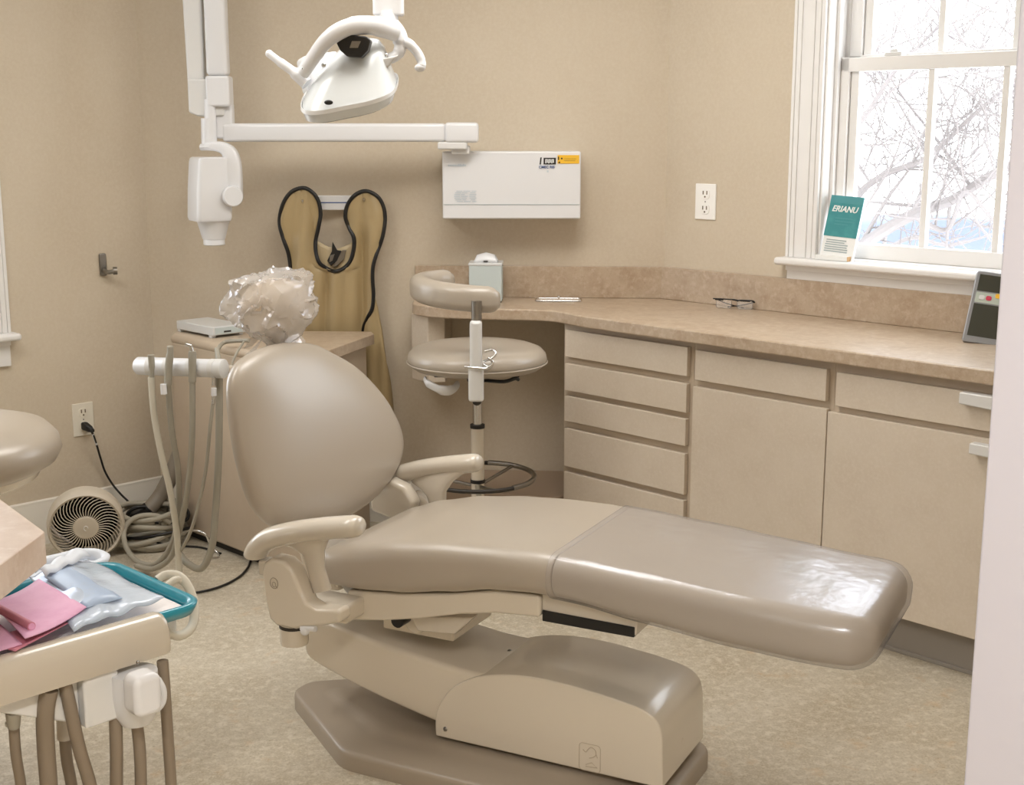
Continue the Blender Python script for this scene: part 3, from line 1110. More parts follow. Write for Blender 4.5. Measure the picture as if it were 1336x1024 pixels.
mb = MB()
rings = [hring(.118, .022, .018, .035), hring(.110, .045, .036, .030), hring(.088, .068, .056, .022), hring(.055, .090, .078, .010), hring(.022, .108, .095, .002), hring(.006, .117, .103), hring(.0, .1185, .105)]
mb.loft(rings)
hd = mb.build('lamp_shield', 'lens', LT, angle=60)
mb = MB()
rings = [hring(.002, .120, .107), hring(.004, .1225, .110), hring(-.006, .1225, .110), hring(-.008, .119, .105)]
rings.append(rings[0])
mb.loft(rings, False)
mb.build('rim', 'white2', hd, angle=50)
mb = MB()
mb.loft([hring(-.007, .119, .106), hring(-.030, .112, .098), hring(-.036, .100, .088), hring(-.037, .02, .02)])
mb.build('diffuser', 'lens', hd, angle=50)
mb = MB()
rings = [hring(.100, .03, .026, .03, .0), hring(.08, .055, .044, .018), hring(.04, .08, .066, .004), hring(.0, .098, .082)]
mb.loft(rings)
mb.build('reflector', 'white2', hd, angle=60)
mb = MB()                                # housing behind
T = Matrix.Translation(l3(-.498, .03, 1.645)) @ Matrix.Rotation(math.radians(-10), 4, 'Y') @ Matrix.Rotation(math.radians(20), 4, 'Z')
mb.prism(rrect(.10, .10, .02, 4), -.045, .05, 'z', T)
mb.build('housing', 'white', LT, bevel=.012, seg=4)
mb = MB()
P = [(-.045, .008), (-.036, -.010), (-.020, -.024), (.016, -.027), (.032, -.010), (.040, .014), (.030, .024), (-.020, .028)]
T = Matrix.Translation(l3(-.388, -.128, 1.706))
mb.prism(P, -.02, .03, 'y', T)
sw = mb.build('switch_block', 'black', LT, bevel=.004)
mb = MB()
mb.prism([(-.006, .012), (.016, .012), (.008, -.004), (-.012, -.004)], -.0215, -.0195, 'y', T)
mb.build('sensor_window', 'steel', sw)
mb = MB()
mb.tube(spline([l3(-.616, -.05, 1.693), l3(-.585, -.06, 1.67), l3(-.55, -.065, 1.645), l3(-.52, -.07, 1.618)], 5), [.010, .012, .016, .017], 14)
mb.ball(l3(-.616, -.05, 1.693), .0102)
mb.build('handle', 'white', LT, angle=60)
mb = MB()
mb.tube(spline([l3(-.29, -.03, 1.728), l3(-.262, -.04, 1.718), l3(-.240, -.04, 1.695), l3(-.230, -.045, 1.672), l3(-.231, -.05, 1.660)], 5), [.013, .012, .011, .010], 14)
mb.ball(l3(-.234, -.05, 1.659), (.014, .011, .010))
mb.build('handle', 'white', LT, angle=60)
mb = MB()
mb.prism([(-.335, .128 - .0), (-.285, .138), (-.325, .092), (-.345, .085)], -.095, -.080, 'y', Matrix.Translation((.316, 0, 0)))
mb.build('lever', 'white2', LT, bevel=.005)
for p in (l3(-.522, -.105, 1.655), l3(-.318, -.075, 1.688), l3(-.47, -.11, 1.662)):
    mb = MB()
    mb.ball(p, .0065, 12, 8)
    mb.build('pivot_screw', 'chrome', LT)
mb = MB()
mb.ball(l3(-.452, -.175, 1.570), (.011, .004, .006), 12, 8)
mb.build('latch', 'black', hd)

# ================================================================= LEAD APRON AND ITS RACK
AP_Y = 4.925
RK = thing('apron_rack', 'white wall rack with two pegs behind the khaki apron', 'rack', tuple(at(434, 274, 4.95)))
mb = MB()
a, b = local(RK, at(398, 255, 4.95)), local(RK, at(470, 274, 4.95))
mb.box(a.x, b.x, -.004, .012, b.z, a.z)
mb.build('back_plate', 'white', RK, bevel=.003)
mb = MB()
z = (a.z + b.z) / 2
mb.box(a.x + .005, b.x - .005, -.0052, -.0038, z - .001, z + .003)
mb.build('print_line', 'blueink', RK)
for px, py in ((395, 264), (475, 262)):
    p = local(RK, at(px, py, 4.91))
    mb = MB()
    mb.tube([p + Vector((0, .05, -.006)), p, p + Vector((0, -.004, .010))], .0045, 10)
    mb.build('peg', 'chrome', RK, angle=60)

AP = thing('lead_apron', 'khaki vinyl lead apron with black piping hanging on the wall under the x-ray arm', 'apron', tuple(at(436, 640, AP_Y)))
pt = lambda x, y, d=0: local(AP, at(x, y, AP_Y)) + Vector((0, d, 0))
left_out = [(397, 245), (381, 250), (370, 266), (365, 288), (369, 308), (376, 328), (379, 350), (380, 375), (381, 420), (382, 470), (384, 560)]
left_in = [(397, 245), (410, 252), (417, 264), (419, 280), (416, 298), (412, 314), (413, 330), (418, 343), (428, 351), (437, 353)]
right_in = [(478, 249), (464, 254), (454, 267), (451, 282), (455, 296), (462, 309), (462, 325), (457, 341), (448, 350), (437, 353)]
right_out = [(478, 249), (493, 256), (501, 270), (503, 287), (500, 308), (493, 328), (488, 346), (487, 362), (489, 384), (494, 405), (501, 440), (507, 490), (512, 560)]


def sidex(line, y):
    for (x0, y0), (x1, y1) in zip(line, line[1:]):
        if y0 <= y <= y1:
            return x0 + (x1 - x0) * (y - y0) / max(1e-6, y1 - y0)
    return line[-1][0]


def fold(x, y):
    k = max(0, min(1, (y - 255) / 60))
    pl = 0
    for hx_, hy_ in ((395, 262), (475, 260)):     # pleats that fan out below each peg
        a = (x - hx_) / (max(0, y - hy_) + 28)
        pl += math.exp(-(a / .55) ** 2) * (abs(math.sin(a * 11 + .6)) ** .6 - .5) * math.exp(-((y - 320) / 85) ** 2)
    return -.013 * pl + -.020 * k * (math.sin((x - 372) * .118 + .8 * math.sin(y * .012)) * .8 + .5 * math.sin((x - 400) * .27 + y * .01)) - .018 * noise.noise(Vector((x * .03, y * .012, 2)))


sm = lambda L: [(p.x, p.y) for p in spline([(a, b, 0) for a, b in L], 6)]
LO, LI, RI, RO = sm(left_out), sm(left_in), sm(right_in), sm(right_out)
mb = MB()
MIDX = 437
for (A, Bq, y0, y1) in ((LO, LI, 245.2, 353), (RI, RO, 249.2, 353)):
    rows = []
    for j in range(28):
        y = y0 + (y1 - y0) * (j / 27) ** 1.25
        xa, xb = sidex(A, y), sidex(Bq, y)
        if j == 27:
            xa, xb = (xa, MIDX) if A is LO else (MIDX, xb)
        rows.append([pt(xa + (xb - xa) * i / 14, y, fold(xa + (xb - xa) * i / 14, y)) for i in range(15)])
    mb.grid(rows)
rows = []
for j in range(40):
    y = 353 + 207 * j / 39
    xa, xb = sidex(LO, y), sidex(RO, y)
    xs = [xa + (MIDX - xa) * i / 14 for i in range(15)] + [MIDX + (xb - MIDX) * i / 14 for i in range(1, 15)]
    rows.append([pt(x, y, fold(x, y)) for x in xs])
mb.grid(rows)
mb.build('apron_body', 'apron', AP, angle=180, solid=.010, offset=1)
trim = [(381, 420), (380, 375), (379, 350), (376, 328), (369, 308), (365, 288), (370, 266), (381, 250), (397, 245), (410, 252), (417, 264), (419, 280), (416, 298), (412, 314), (413, 330), (418, 343), (428, 351), (437, 353),
        (448, 350), (457, 341), (462, 325), (462, 309), (455, 296), (451, 282), (454, 267), (464, 254), (478, 249), (493, 256), (501, 270), (503, 287), (500, 308), (493, 328), (488, 346), (487, 362), (488, 384), (486, 402), (478, 418), (473, 436), (471, 500)]
mb = MB()
mb.tube([pt(p.x, p.y, fold(p.x, p.y) - .011) for p in spline([(a, b, 0) for a, b in trim], 5)], .0075, 8)
mb.build('piping', 'black', AP, angle=60)
mb = MB()                                # inside of the back panel seen through the neck opening
rows = []
for j in range(8):
    rows.append([pt(411 + 54 * i / 12, 318 + 40 * j / 7 + 7 * math.sin(PI * i / 12) - 5 * abs(i - 6) / 6, .012 + .004 * math.sin(i * 1.3)) for i in range(13)])
mb.grid(rows)
mb.build('back_panel', 'apronback', AP, angle=180, solid=.003)
mb = MB()
P = [(434, 315), (440, 326), (446, 327), (440, 340), (432, 347), (427, 340), (433, 328)]
mb.prism([(pt(*p).x, pt(*p).z) for p in P], -.006, -.001, 'y')
cl = mb.build('collar_tag', 'black', AP, bevel=.002)
mb = MB()
P = [(447, 326), (452, 326), (449, 338), (440, 347), (434, 348)]
mb.prism([(pt(*p).x, pt(*p).z) for p in P], -.005, 0, 'y')
P = [(431, 333), (437, 331), (434, 340), (430, 342)]
mb.prism([(pt(*p).x, pt(*p).z) for p in P], -.008, -.006, 'y')
mb.build('tag_patch', 'steel', cl, bevel=.001)

# ================================================================= WALL FITTINGS
def outlet(name, label, wall_org, ax, nn, rot, t0, t1, z0, z1, m):
    c = wall_org + ax * ((t0 + t1) / 2) + Vector((0, 0, z0))
    r = thing(name, label, 'outlet', tuple(c), rot)
    w, hgt = abs(t1 - t0), z1 - z0
    mb = MB()
    mb.box(-w / 2, w / 2, -.006, .0, 0, hgt)
    mb.build('cover_plate', m, r, bevel=.0035)
    for k in (.29, .71):
        mb = MB()
        mb.prism([(a, b + hgt * k) for a, b in rrect(w * .42, hgt * .27, .012, 4)], -.0085, -.005, 'y')
        s = mb.build('socket', m, r, bevel=.001)
        mb = MB()
        zc = hgt * k + .003
        for x in (-w * .09, w * .09):
            mb.box(x - .0022, x + .0022, -.0092, -.0083, zc - .004, zc + .009)
        mb.lathe([(0, 0), (.0034, 0), (.0034, .0008), (0, .0008)], 12, basis((0, -.0084, zc - .012), (1, 0, 0), (0, 0, 1), (0, -1, 0)))
        mb.build('slot', 'slot', s)
    mb = MB()
    mb.ball((0, -.006, hgt / 2), (.003, .002, .003), 10, 6)
    mb.build('screw', 'steel', r)
    return r


outlet('wall_outlet', 'white duplex wall outlet on the window wall above the counter', RC, RA, RN, R_ROT, .140, .232, 1.188, 1.316, 'whitecream')
outlet('wall_outlet', 'cream wall outlet low on the left wall with a black plug in it', LC, LA, LN, L_ROT, .267, .350, .381, .506, 'cream')
pg = at(113, 556, 4.79)
CD = thing('power_cord', 'black power cord plugged into the low wall outlet', 'cord', (pg.x, pg.y, pg.z), L_ROT)
mb = MB()
rings = []
o = local(CD, LC + LA * .31 + Vector((0, 0, .42)))
for d, w_, h_ in ((-.0086, .022, .028), (-.02, .024, .030), (-.038, .020, .024), (-.05, .012, .014)):
    rings.append([(o.x + a + max(0, -d - .02) * .5, o.y + d, o.z + b - max(0, -d - .02) * .5) for a, b in rrect(w_, h_, .006, 3)])
mb.loft(rings)
mb.build('plug', 'black', CD, angle=45)
pts = [at(*p) for p in ((116, 558, 4.78), (121, 566, 4.78), (126, 580, 4.80), (131, 597, 4.83), (137, 615, 4.85), (147, 632, 4.86), (158, 645, 4.86), (168, 655, 4.86), (176, 668, 4.85))]
pts.append(Vector((pts[-1].x + .02, pts[-1].y - .02, .012)))
mb = MB()
mb.tube([local(CD, p) for p in spline(pts, 6)], .0042, 8)
mb.build('cable', 'black', CD, angle=60)
mb = MB()
mb.tube([local(CD, p) for p in spline(pts[1:3], 4)], .0047, 8)
mb.build('cable_tag', 'white2', CD, angle=60)

hk = LC + LA * .185 + Vector((0, 0, .972))
HK = thing('coat_hook', 'small metal hook screwed to the left wall', 'hook', tuple(hk), L_ROT)
mb = MB()
mb.prism([(a - .008, b + .042) for a, b in rrect(.028, .084, .007, 4)], -.010, 0, 'y')
mb.build('back_plate', 'steel', HK, bevel=.004)
mb = MB()
mb.tube(spline([(-.008, -.01, .022), (-.004, -.035, .016), (.012, -.05, .020)], 5), .008, 12)
mb.tube([(.008, -.049, .021), (.022, -.055, .021)], .0145, 18)
mb.build('peg', 'steel', HK, angle=50)

# ================================================================= STOOLS
def stool_base(r, z_seat, k_=1, a_=.3):
    mb = MB()
    for k in range(5):
        a = 2 * PI * k / 5 + a_
        mb.tube([(0, 0, .115), (.12 * k_ * math.cos(a), .12 * k_ * math.sin(a), .098), (.235 * k_ * math.cos(a), .235 * k_ * math.sin(a), .072)], [.026, .022, .015], 10)
    mb.lathe([(0, .085), (.04, .085), (.04, .14), (.026, .16), (0, .16)], 20)
    mb.build('base', 'shell', r, angle=50)
    for k in range(5):
        a = 2 * PI * k / 5 + a_
        c = (.235 * k_ * math.cos(a), .235 * k_ * math.sin(a), .027)
        mb = MB()
        T = Matrix.Translation(c) @ Matrix.Rotation(a, 4, 'Z') @ Matrix.Rotation(PI / 2, 4, 'Y')
        mb.lathe([(0, -.018), (.022, -.018), (.027, -.012), (.027, .012), (.022, .018), (0, .018)], 18, T)
        mb.tube([(c[0], c[1], .03), (c[0], c[1], .075)], .008, 8)
        mb.build('caster', 'black', r, angle=40)


ST = thing('assistant_stool', 'tan vinyl assistant stool with wrap-around arm and foot ring standing before the counter', 'stool', (-.115, 4.28, 0))
stool_base(ST, .8)
mb = MB()
prof = [(0, .732), (.17, .732), (.205, .736), (.222, .748), (.230, .766), (.226, .785), (.212, .800), (.185, .810), (.13, .813), (.06, .810), (0, .808)]
mb.lathe(prof, 56)
mb.build('seat', 'vinyl', ST, angle=70)
mb = MB()
mb.tube([(.2305 * math.cos(2 * PI * k / 56), .2305 * math.sin(2 * PI * k / 56), .757) for k in range(56)], .0028, 6, True)
mb.build('seam', 'vinyl', ST, angle=80)
mb = MB()
mb.box(-.14, .14, -.05, .05, .712, .734)
mb.lathe([(0, .69), (.034, .69), (.034, .733), (0, .733)], 20)
mb.build('seat_plate', 'dark', ST, bevel=.004)
R_ = .185
arc = [(R_ * math.cos(math.radians(a)), R_ * math.sin(math.radians(a)), 1.003 + .02 * max(0, (a - 200)) / 90 * -1 + .0) for a in range(118, 297, 5)]
arc = [(x, y, z) for x, y, z in arc]
m_ = len(arc)
rr = [.040 * min(1, (.35 + (min(i, m_ - 1 - i) / 2.2)) ** .5) for i in range(m_)]
mb = MB()
rings = []
for i, p in enumerate(arc):
    p = Vector(p)
    t = (Vector(arc[min(i + 1, m_ - 1)]) - Vector(arc[max(i - 1, 0)])).normalized()
    w = t.cross(Vector((0, 0, 1))).normalized()
    q = rr[i] / .040
    rings.append([p + w * a * q + Vector((0, 0, b * q)) for a, b in rrect(.066, .084, .030, 6)])
mb.loft(rings)
mb.build('wrap_arm', 'vinyl', ST, angle=70)
mb = MB()
mb.tube([(.005, -.215, .985), (.005, -.215, .94), (.005, -.225, .80)], .0165, 16)
mb.build('arm_post', 'steel', ST, angle=60)
mb = MB()
mb.prism([(a + .003, b - .234) for a, b in rrect(.038, .048, .012, 4)], .765, .925)
mb.prism([(a + .003, b - .240) for a, b in rrect(.048, .034, .012, 4)], .672, .782)
mb.build('arm_bracket', 'white2', ST, bevel=.009, seg=4)
mb = MB()
mb.tube([(.005, -.238, .67), (.005, -.15, .70), (.005, 0, .71)], .014, 12)
mb.build('bracket_bar', 'dark', ST, angle=60)
mb = MB()
mb.tube(spline([(.028, -.245, .80), (.05, -.255, .81), (.065, -.25, .825), (.055, -.24, .835), (.03, -.24, .83)], 4), .004, 8)
mb.tube(spline([(.028, -.25, .79), (.045, -.262, .785), (.055, -.26, .80), (.04, -.255, .812)], 4), .005, 8)
mb.tube([(-.032, -.252, .783), (.03, -.262, .779), (.05, -.256, .782)], .005, 8)
mb.build('clamp', 'chrome', ST, angle=60)
mb = MB()
P = spline([(-.165, -.10, .716), (-.155, -.13, .708), (-.11, -.15, .690), (-.075, -.14, .690), (-.06, -.10, .700)], 4)
mb.tube(P, [.010, .014, .018, .016, .010], 12, flat=.6)
mb.build('height_lever', 'white', ST, angle=60)
mb = MB()
mb.tube(spline([(.03, -.10, .712), (.09, -.14, .716), (.125, -.15, .728), (.135, -.14, .722)], 4), .006, 8)
mb.build('tilt_lever', 'black', ST, angle=60)
mb = MB()
mb.tube([(0, 0, .70), (0, 0, .52)], .0155, 18)
mb.build('gas_lift', 'chrome', ST, angle=60)
mb = MB()
mb.lathe([(0, .14), (.0225, .14), (.0225, .532), (.021, .54), (0, .54)], 22)
mb.build('column', 'shell', ST, angle=50)
for z in (.533, .345):
    mb = MB()
    mb.lathe([(0, z), (.0245, z), (.0245, z + .012), (0, z + .012)], 22)
    mb.build('column_band', 'black', ST)
mb = MB()
mb.tube([(.19 * math.cos(2 * PI * k / 48), .19 * math.sin(2 * PI * k / 48), .365) for k in range(48)], .0075, 8, True)
fr_ = mb.build('foot_ring', 'dark', ST, angle=80)
mb = MB()
mb.tube([(.19 * math.cos(.0 + a), .19 * math.sin(a), .3665) for a in [-.9 + k * .1 for k in range(24)]], .0085, 8)
for k in range(3):
    a = .9 + 2 * PI * k / 3
    mb.tube([(.02 * math.cos(a), .02 * math.sin(a), .335), (.19 * math.cos(a), .19 * math.sin(a), .365)], .006, 8)
mb.build('ring_spoke', 'steel', fr_, angle=80)
mb = MB()
mb.tube(spline([(.0, -.03, .345), (.005, -.05, .29), (-.02, -.075, .25), (-.06, -.09, .2)], 5), .009, 10)
mb.build('cable', 'hose', ST, angle=80)

S2 = thing('operator_stool', 'round tan vinyl stool seat cut off by the left edge, by the low outlet', 'stool', (-1.28, 2.80, 0))
stool_base(S2, .8, .5, PI / 5)
mb = MB()
mb.lathe([(0, .760), (.20, .760), (.242, .768), (.270, .785), (.282, .808), (.277, .833), (.255, .857), (.20, .872), (.1, .876), (0, .873)], 56)
mb.build('seat', 'vinyl', S2, angle=70)
mb = MB()
mb.lathe([(0, .742), (.215, .742), (.23, .75), (.24, .768), (0, .768)], 40)
mb.build('seat_pan', 'shell', S2)
mb = MB()
mb.tube([(0, 0, .14), (0, 0, .745)], .024, 18)
mb.build('column', 'chrome', S2)
for c_ in S2.children:                   # the column stands off centre under the saddle seat
    if not c_.name.startswith('seat'):
        c_.location.x = -.14

# ================================================================= THINGS ON THE COUNTER
zc = .887
p = at(634, 392, 4.78)
CP = thing('tissue_box', 'pale grey-blue box with white pop-up top on the counter behind the stool', 'box', (p.x, 4.84, zc), math.radians(-2))
mb = MB()
mb.box(-.060, .060, -.055, .055, .004, .142)
mb.build('carton', 'box', CP, bevel=.004)
mb = MB()
mb.box(-.062, .062, -.057, .057, .134, .144)
mb.build('lid', 'device', CP, bevel=.003)
mb = MB()
rows = []
for j in range(9):
    a = PI * j / 8
    rows.append([((i - 4) / 4 * (.045 - .012 * math.sin(a)), -.028 * math.cos(a), .143 + .036 * math.sin(a) * (1 - .25 * abs(i - 4) / 4)) for i in range(9)])
mb.grid(rows)
mb.build('tissue', 'white', CP, angle=180, solid=.002)
mb = MB()
for x in (-.05, .05):
    for y in (-.045, .045):
        mb.box(x - .008, x + .008, y - .008, y + .008, 0, .005)
mb.build('foot', 'black', CP)
mb = MB()
mb.box(-.008, .008, -.032, -.028, .146, .150)
mb.build('tear_slot', 'dark', CP)

TR = thing('metal_tray', 'small flat chrome edged tray lying on the counter below the x-ray box', 'tray', (.172, 4.845, zc), math.radians(-3))
mb = MB()
ol = rrect(.168, .075, .012, 5)
mb.prism(ol, .001, .0022)
mb.build('tray_floor', 'lam', TR)
mb = MB()
mb.tube([(a, b, .0035) for a, b in ol], .003, 8, True)
mb.build('rim', 'chrome', TR, angle=80)
mb = MB()
mb.ball((.0, .034, .010), (.005, .004, .004), 12, 8)
mb.build('knob', 'chrome', TR)

gp = at(958, 403, 4.62)
GL = thing('eyeglasses', 'half-rim eyeglasses with dark brow bars lying on the counter near the window', 'eyeglasses', (.782, 4.607, zc), math.radians(-26))
mb = MB()
mb.tube(spline([(-.078, 0, .033), (-.06, -.002, .0335), (-.02, -.004, .034), (0, -.004, .034), (.018, -.003, .031)], 4), .0022, 8)
mb.box(-.070, -.04, -.004, 0, .0285, .034)
mb.tube(spline([(.010, -.003, .029), (.02, -.003, .0325), (.05, -.002, .033), (.066, 0, .032), (.072, .003, .026)], 4), .0026, 8)
mb.box(.022, .056, -.004, 0, .0285, .0335)
mb.tube([(-.008, -.003, .033), (.010, -.003, .030)], .002, 8)
mb.build('brow_frame', 'black', GL, angle=60)
for x0 in (-.066, .010):
    mb = MB()
    L_ = [(x0 + .028 + a, .017 + b) for a, b in rrect(.056, .030, .008, 4)]
    mb.prism(L_, -.003, -.0015, 'y')
    l_ = mb.build('lens', 'lensglass', GL)
    mb = MB()
    mb.tube([(a, -.0022, b) for a, b in L_], .0009, 6, True)
    mb.build('lens_rim', 'steel', l_, angle=80)
for pts in ([(-.076, 0, .032), (-.068, .008, .030), (-.03, .013, .016), (.03, .014, .004)], [(.072, .002, .028), (.064, .009, .026), (.03, .017, .015), (-.03, .018, .004)]):
    mb = MB()
    mb.tube(spline(pts, 5), .0018, 8)
    mb.build('temple', 'black', GL, angle=60)

tp = atz(1254, 447, zc)
TB = thing('tablet', 'grey framed tablet with two dark screens leaning at the right end of the counter', 'tablet', (tp.x, tp.y, zc), math.radians(-24))
tl = Matrix.Rotation(math.radians(-24), 4, 'X') @ Matrix.Rotation(math.radians(6), 4, 'Y')
TM = Matrix.Translation((0, 0, .006)) @ tl
mb = MB()
mb.prism([(a + .085, b + .111) for a, b in rrect(.17, .222, .010, 4)], -.0, .022, 'y', TM)
mb.build('frame', 'greyframe', TB, bevel=.004)
mb = MB()
mb.box(.012, .158, -.001, .001, .160, .211, TM)
mb.build('upper_screen', 'screen', TB)
mb = MB()
mb.box(.012, .158, -.001, .001, .020, .120, TM)
mb.build('lower_screen', 'screen', TB)
mb = MB()
mb.box(.012, .158, -.0008, .001, .124, .156, TM)
bs = mb.build('button_strip', 'button', TB)
for k, (c, m) in enumerate((((.05, .14), 'red'), ((.075, .15), 'yellow'), ((.03, .14), 'device'), ((.095, .137), 'tealband'), ((.12, .143), 'red'))):
    mb = MB()
    mb.prism([(a + c[0], b + c[1]) for a, b in rrect(.016, .014, .005, 3)], -.0025, -.0005, 'y', TM)
    mb.build('button', m, bs)
mb = MB()
mb.prism([(.04, 0), (.12, 0), (.072, .09)], .06, .10, 'x')
mb.build('stand', 'greyframe', TB)

bz = 1.08
bp = RC + RA * .738 + RN * -.012 + Vector((0, 0, bz))
BR = thing('brochure_box', 'teal and white brochure stand leaning on the window sill', 'brochure', tuple(bp), R_ROT)
BT = Matrix.Rotation(math.radians(-13), 4, 'X') @ Matrix.Rotation(math.radians(2.5), 4, 'Y')
w = .062
mb = MB()
mb.box(-w, w, -.004, .010, .0, .214, BT)
mb.build('card', 'paper', BR, bevel=.001)
mb = MB()
mb.box(-w, w, -.006, -.004, .078, .214, BT)
tpn = mb.build('cover_panel', 'tealprint', BR)
mb = MB()
mb.box(-w, w, -.0066, -.006, .190, .214, BT)
mb.build('cover_band', 'tealband', tpn)
text('lettering', 'ERIANU', .0275, 'paper', tpn, BT @ basis((-.050, -.0066, .161), (1, 0, 0), (0, 0, 1), (0, -1, 0)), .0008, .25, 1.0)
mb = MB()
for z, x1 in ((.138, .035), (.128, .045), (.118, .02)):
    mb.box(-.03, x1, -.0064, -.006, z, z + .003, BT)
mb.build('cover_lines', 'tealband', tpn)
mb = MB()
for k, (a, b) in enumerate(((-.048, .028), (-.048, .022), (-.05, .036), (-.05, .034), (-.05, .038), (-.05, .038))):
    z = .064 - k * .0075
    mb.box(a, b, -.0048, -.0039, z, z + .004, BT)
mb.build('printed_lines', 'greyink', BR)
mb = MB()
mb.box(-w - .004, w - .006, -.022, .012, .001, .016)
lp = mb.build('base_tray', 'paper', BR, bevel=.001)
mb = MB()
mb.box(w - .006, w - .0045, -.022, .012, .001, .016)
mb.build('base_edge', 'tan', lp)

# ================================================================= SIDE CABINET, DEVICE AND INSTRUMENT HOLDER
SB = thing('side_cabinet', 'tan side cabinet with laminate top behind the dental chair', 'cabinet', (-.95, 4.65, 0))
s2 = lambda P: [(x + .95, y - 4.65) for x, y in P]
mb = MB()
mb.prism(s2([(-1.25, 4.785), (-.705, 4.235), (-.67, 4.34), (-.535, 4.775), (-.555, 4.835), (-.93, 4.85), (-1.265, 4.95)]), .03, .742)
mb.build('body', 'side', SB, bevel=.01)
mb = MB()
mb.prism(s2([(-1.22, 4.79), (-.72, 4.29), (-.56, 4.77), (-.58, 4.82), (-.93, 4.83), (-1.22, 4.92)]), 0, .032)
mb.build('toe_kick', 'dark', SB)
mb = MB()
mb.prism(s2([(-1.252, 4.784), (-.703, 4.222), (-.650, 4.33), (-.506, 4.78), (-.522, 4.845), (-.93, 4.86), (-1.268, 4.955)]), .735, .770)
tt = mb.build('top', 'side', SB, bevel=.016, seg=4)
mb = MB()
mb.prism(s2([(-.715, 4.27), (-.6495, 4.325), (-.5055, 4.781), (-.5215, 4.8455), (-.93, 4.8605), (-1.0, 4.875), (-.98, 4.62)]), .734, .7715)
mb.build('laminate_panel', 'lam', tt, bevel=.003)
mb = MB()
mb.tube([s + Vector((.95, -4.65, 0)) for s in spline([at(318, 446, 4.37), at(308, 462, 4.30), at(302, 480, 4.28), at(300, 515, 4.285), at(307, 530, 4.26)], 5)], .004, 8)
mb.tube([s + Vector((.95, -4.65, 0)) for s in spline([at(325, 444, 4.44), at(295, 446, 4.50), at(285, 455, 4.45), at(283, 470, 4.43), at(282, 490, 4.43)], 5)], .007, 8)
mb.build('cable', 'hose', SB, angle=80)

DV = thing('flat_device', 'flat pale grey device lying on the side cabinet', 'device', (-1.115, 4.815, .7712), math.radians(-45.5))
mb = MB()
mb.box(-.124, .126, -.065, .072, .008, .040)
mb.build('housing', 'device', DV, bevel=.004)
mb = MB()
mb.box(.1255, .1275, -.055, .060, .012, .036)
fp = mb.build('front_panel', 'box', DV)
mb = MB()
mb.box(.127, .1285, -.02, .01, .017, .023)
mb.build('slot', 'dark', fp)
mb = MB()
for x in (-.11, .105):
    for y in (-.055, .06):
        mb.box(x - .01, x + .01, y - .008, y + .008, 0, .009)
mb.build('foot', 'device', DV)

hl, hr_ = at(178, 477, 4.10), at(293, 481, 4.0)
IH = thing('instrument_holder', 'white cylindrical bar holding suction handpieces beside the chair back', 'holder', (hr_.x, hr_.y, hr_.z))
hx = lambda p: Vector(p) - hr_
ax_ = (hr_ - hl).normalized()
mb = MB()
mb.tube([hx(hl - ax_ * .006), hx(hl), hx(hl + ax_ * .008), hx(hr_ - ax_ * .03)], [.006, .022, .0285, .0285], 24)
mb.build('bar', 'white', IH, angle=50)
mb = MB()
mb.tube([hx(hr_ - ax_ * .03), hx(hr_ - ax_ * .028), hx(hr_ - ax_ * .002), hx(hr_)], [.0285, .030, .030, .027], 24)
mb.build('end_cap', 'white2', IH, angle=50)
mb = MB()
mb.tube([hx(hr_ - ax_ * .05 + Vector((0, .02, 0))), hx(Vector((-.80, 4.36, .70)))], .014, 12)
mb.build('support_arm', 'shell', IH)
mb = MB()
for q in (198, 221, 251, 279):
    c = hl + (hr_ - hl) * ((q - 178) / 115)
    mb.tube([hx(c - ax_ * .008), hx(c + ax_ * .008)], .0296, 24)
mb.build('clip', 'white2', IH, angle=50)


def hose(name, label, pts, r, m, tip=None, extra=None, group='suction and air hoses on the holder'):
    P = [at(*p) for p in pts]
    base = P[0]
    r_ = thing(name, label, 'hose', tuple(base), 0, group)
    mb = MB()
    mb.tube([p - base for p in spline(P, 7)], r, 10)
    mb.build('tube', m, r_, angle=80)
    if tip:
        T_ = [at(*p) for p in tip[0]]
        mb = MB()
        mb.tube([p - base for p in spline(T_, 4)], tip[1], 12)
        mb.build('handpiece', tip[2], r_, angle=60)
    for nm, q, rad, mm in extra or []:
        Q = [at(*p) for p in q]
        mb = MB()
        mb.tube([p - base for p in Q], rad, 12)
        mb.build(nm, mm, r_, angle=60)
    return r_


YH = 3.995
hose('suction_hose', 'pale cream hose, leftmost on the white instrument bar', [(197, 492, YH + .03), (201, 540, YH + .03), (210, 590, YH + .03), (222, 640, YH + .05), (230, 690, YH + .08), (233, 728, YH + .1), (234, 752, YH + .1)], .0105, 'hose_l',
     (((198, 493, YH + .03), (198, 478, YH + .03), (197, 463, YH + .03)), [.008, .010, .011], 'hose'))
hose('suction_hose', 'grey hose with a white taped collar, second from left on the instrument bar',
     [(219, 500, YH), (224, 560, YH + .02), (232, 610, YH + .05), (233, 660, YH + .1), (226, 705, YH + .2), (205, 735, YH + .3), (180, 733, YH + .42), (164, 712, YH + .5), (163, 688, YH + .55), (180, 674, YH + .58), (205, 673, YH + .6), (222, 682, YH + .62)], .0095, 'hose',
     (((219, 502, YH), (220, 480, YH), (222, 460, YH), (222, 451, YH)), [.012, .012, .010, .008], 'hose'),
     [('tape', [(213, 501, YH - .015), (214, 514, YH - .015)], .010, 'white')])
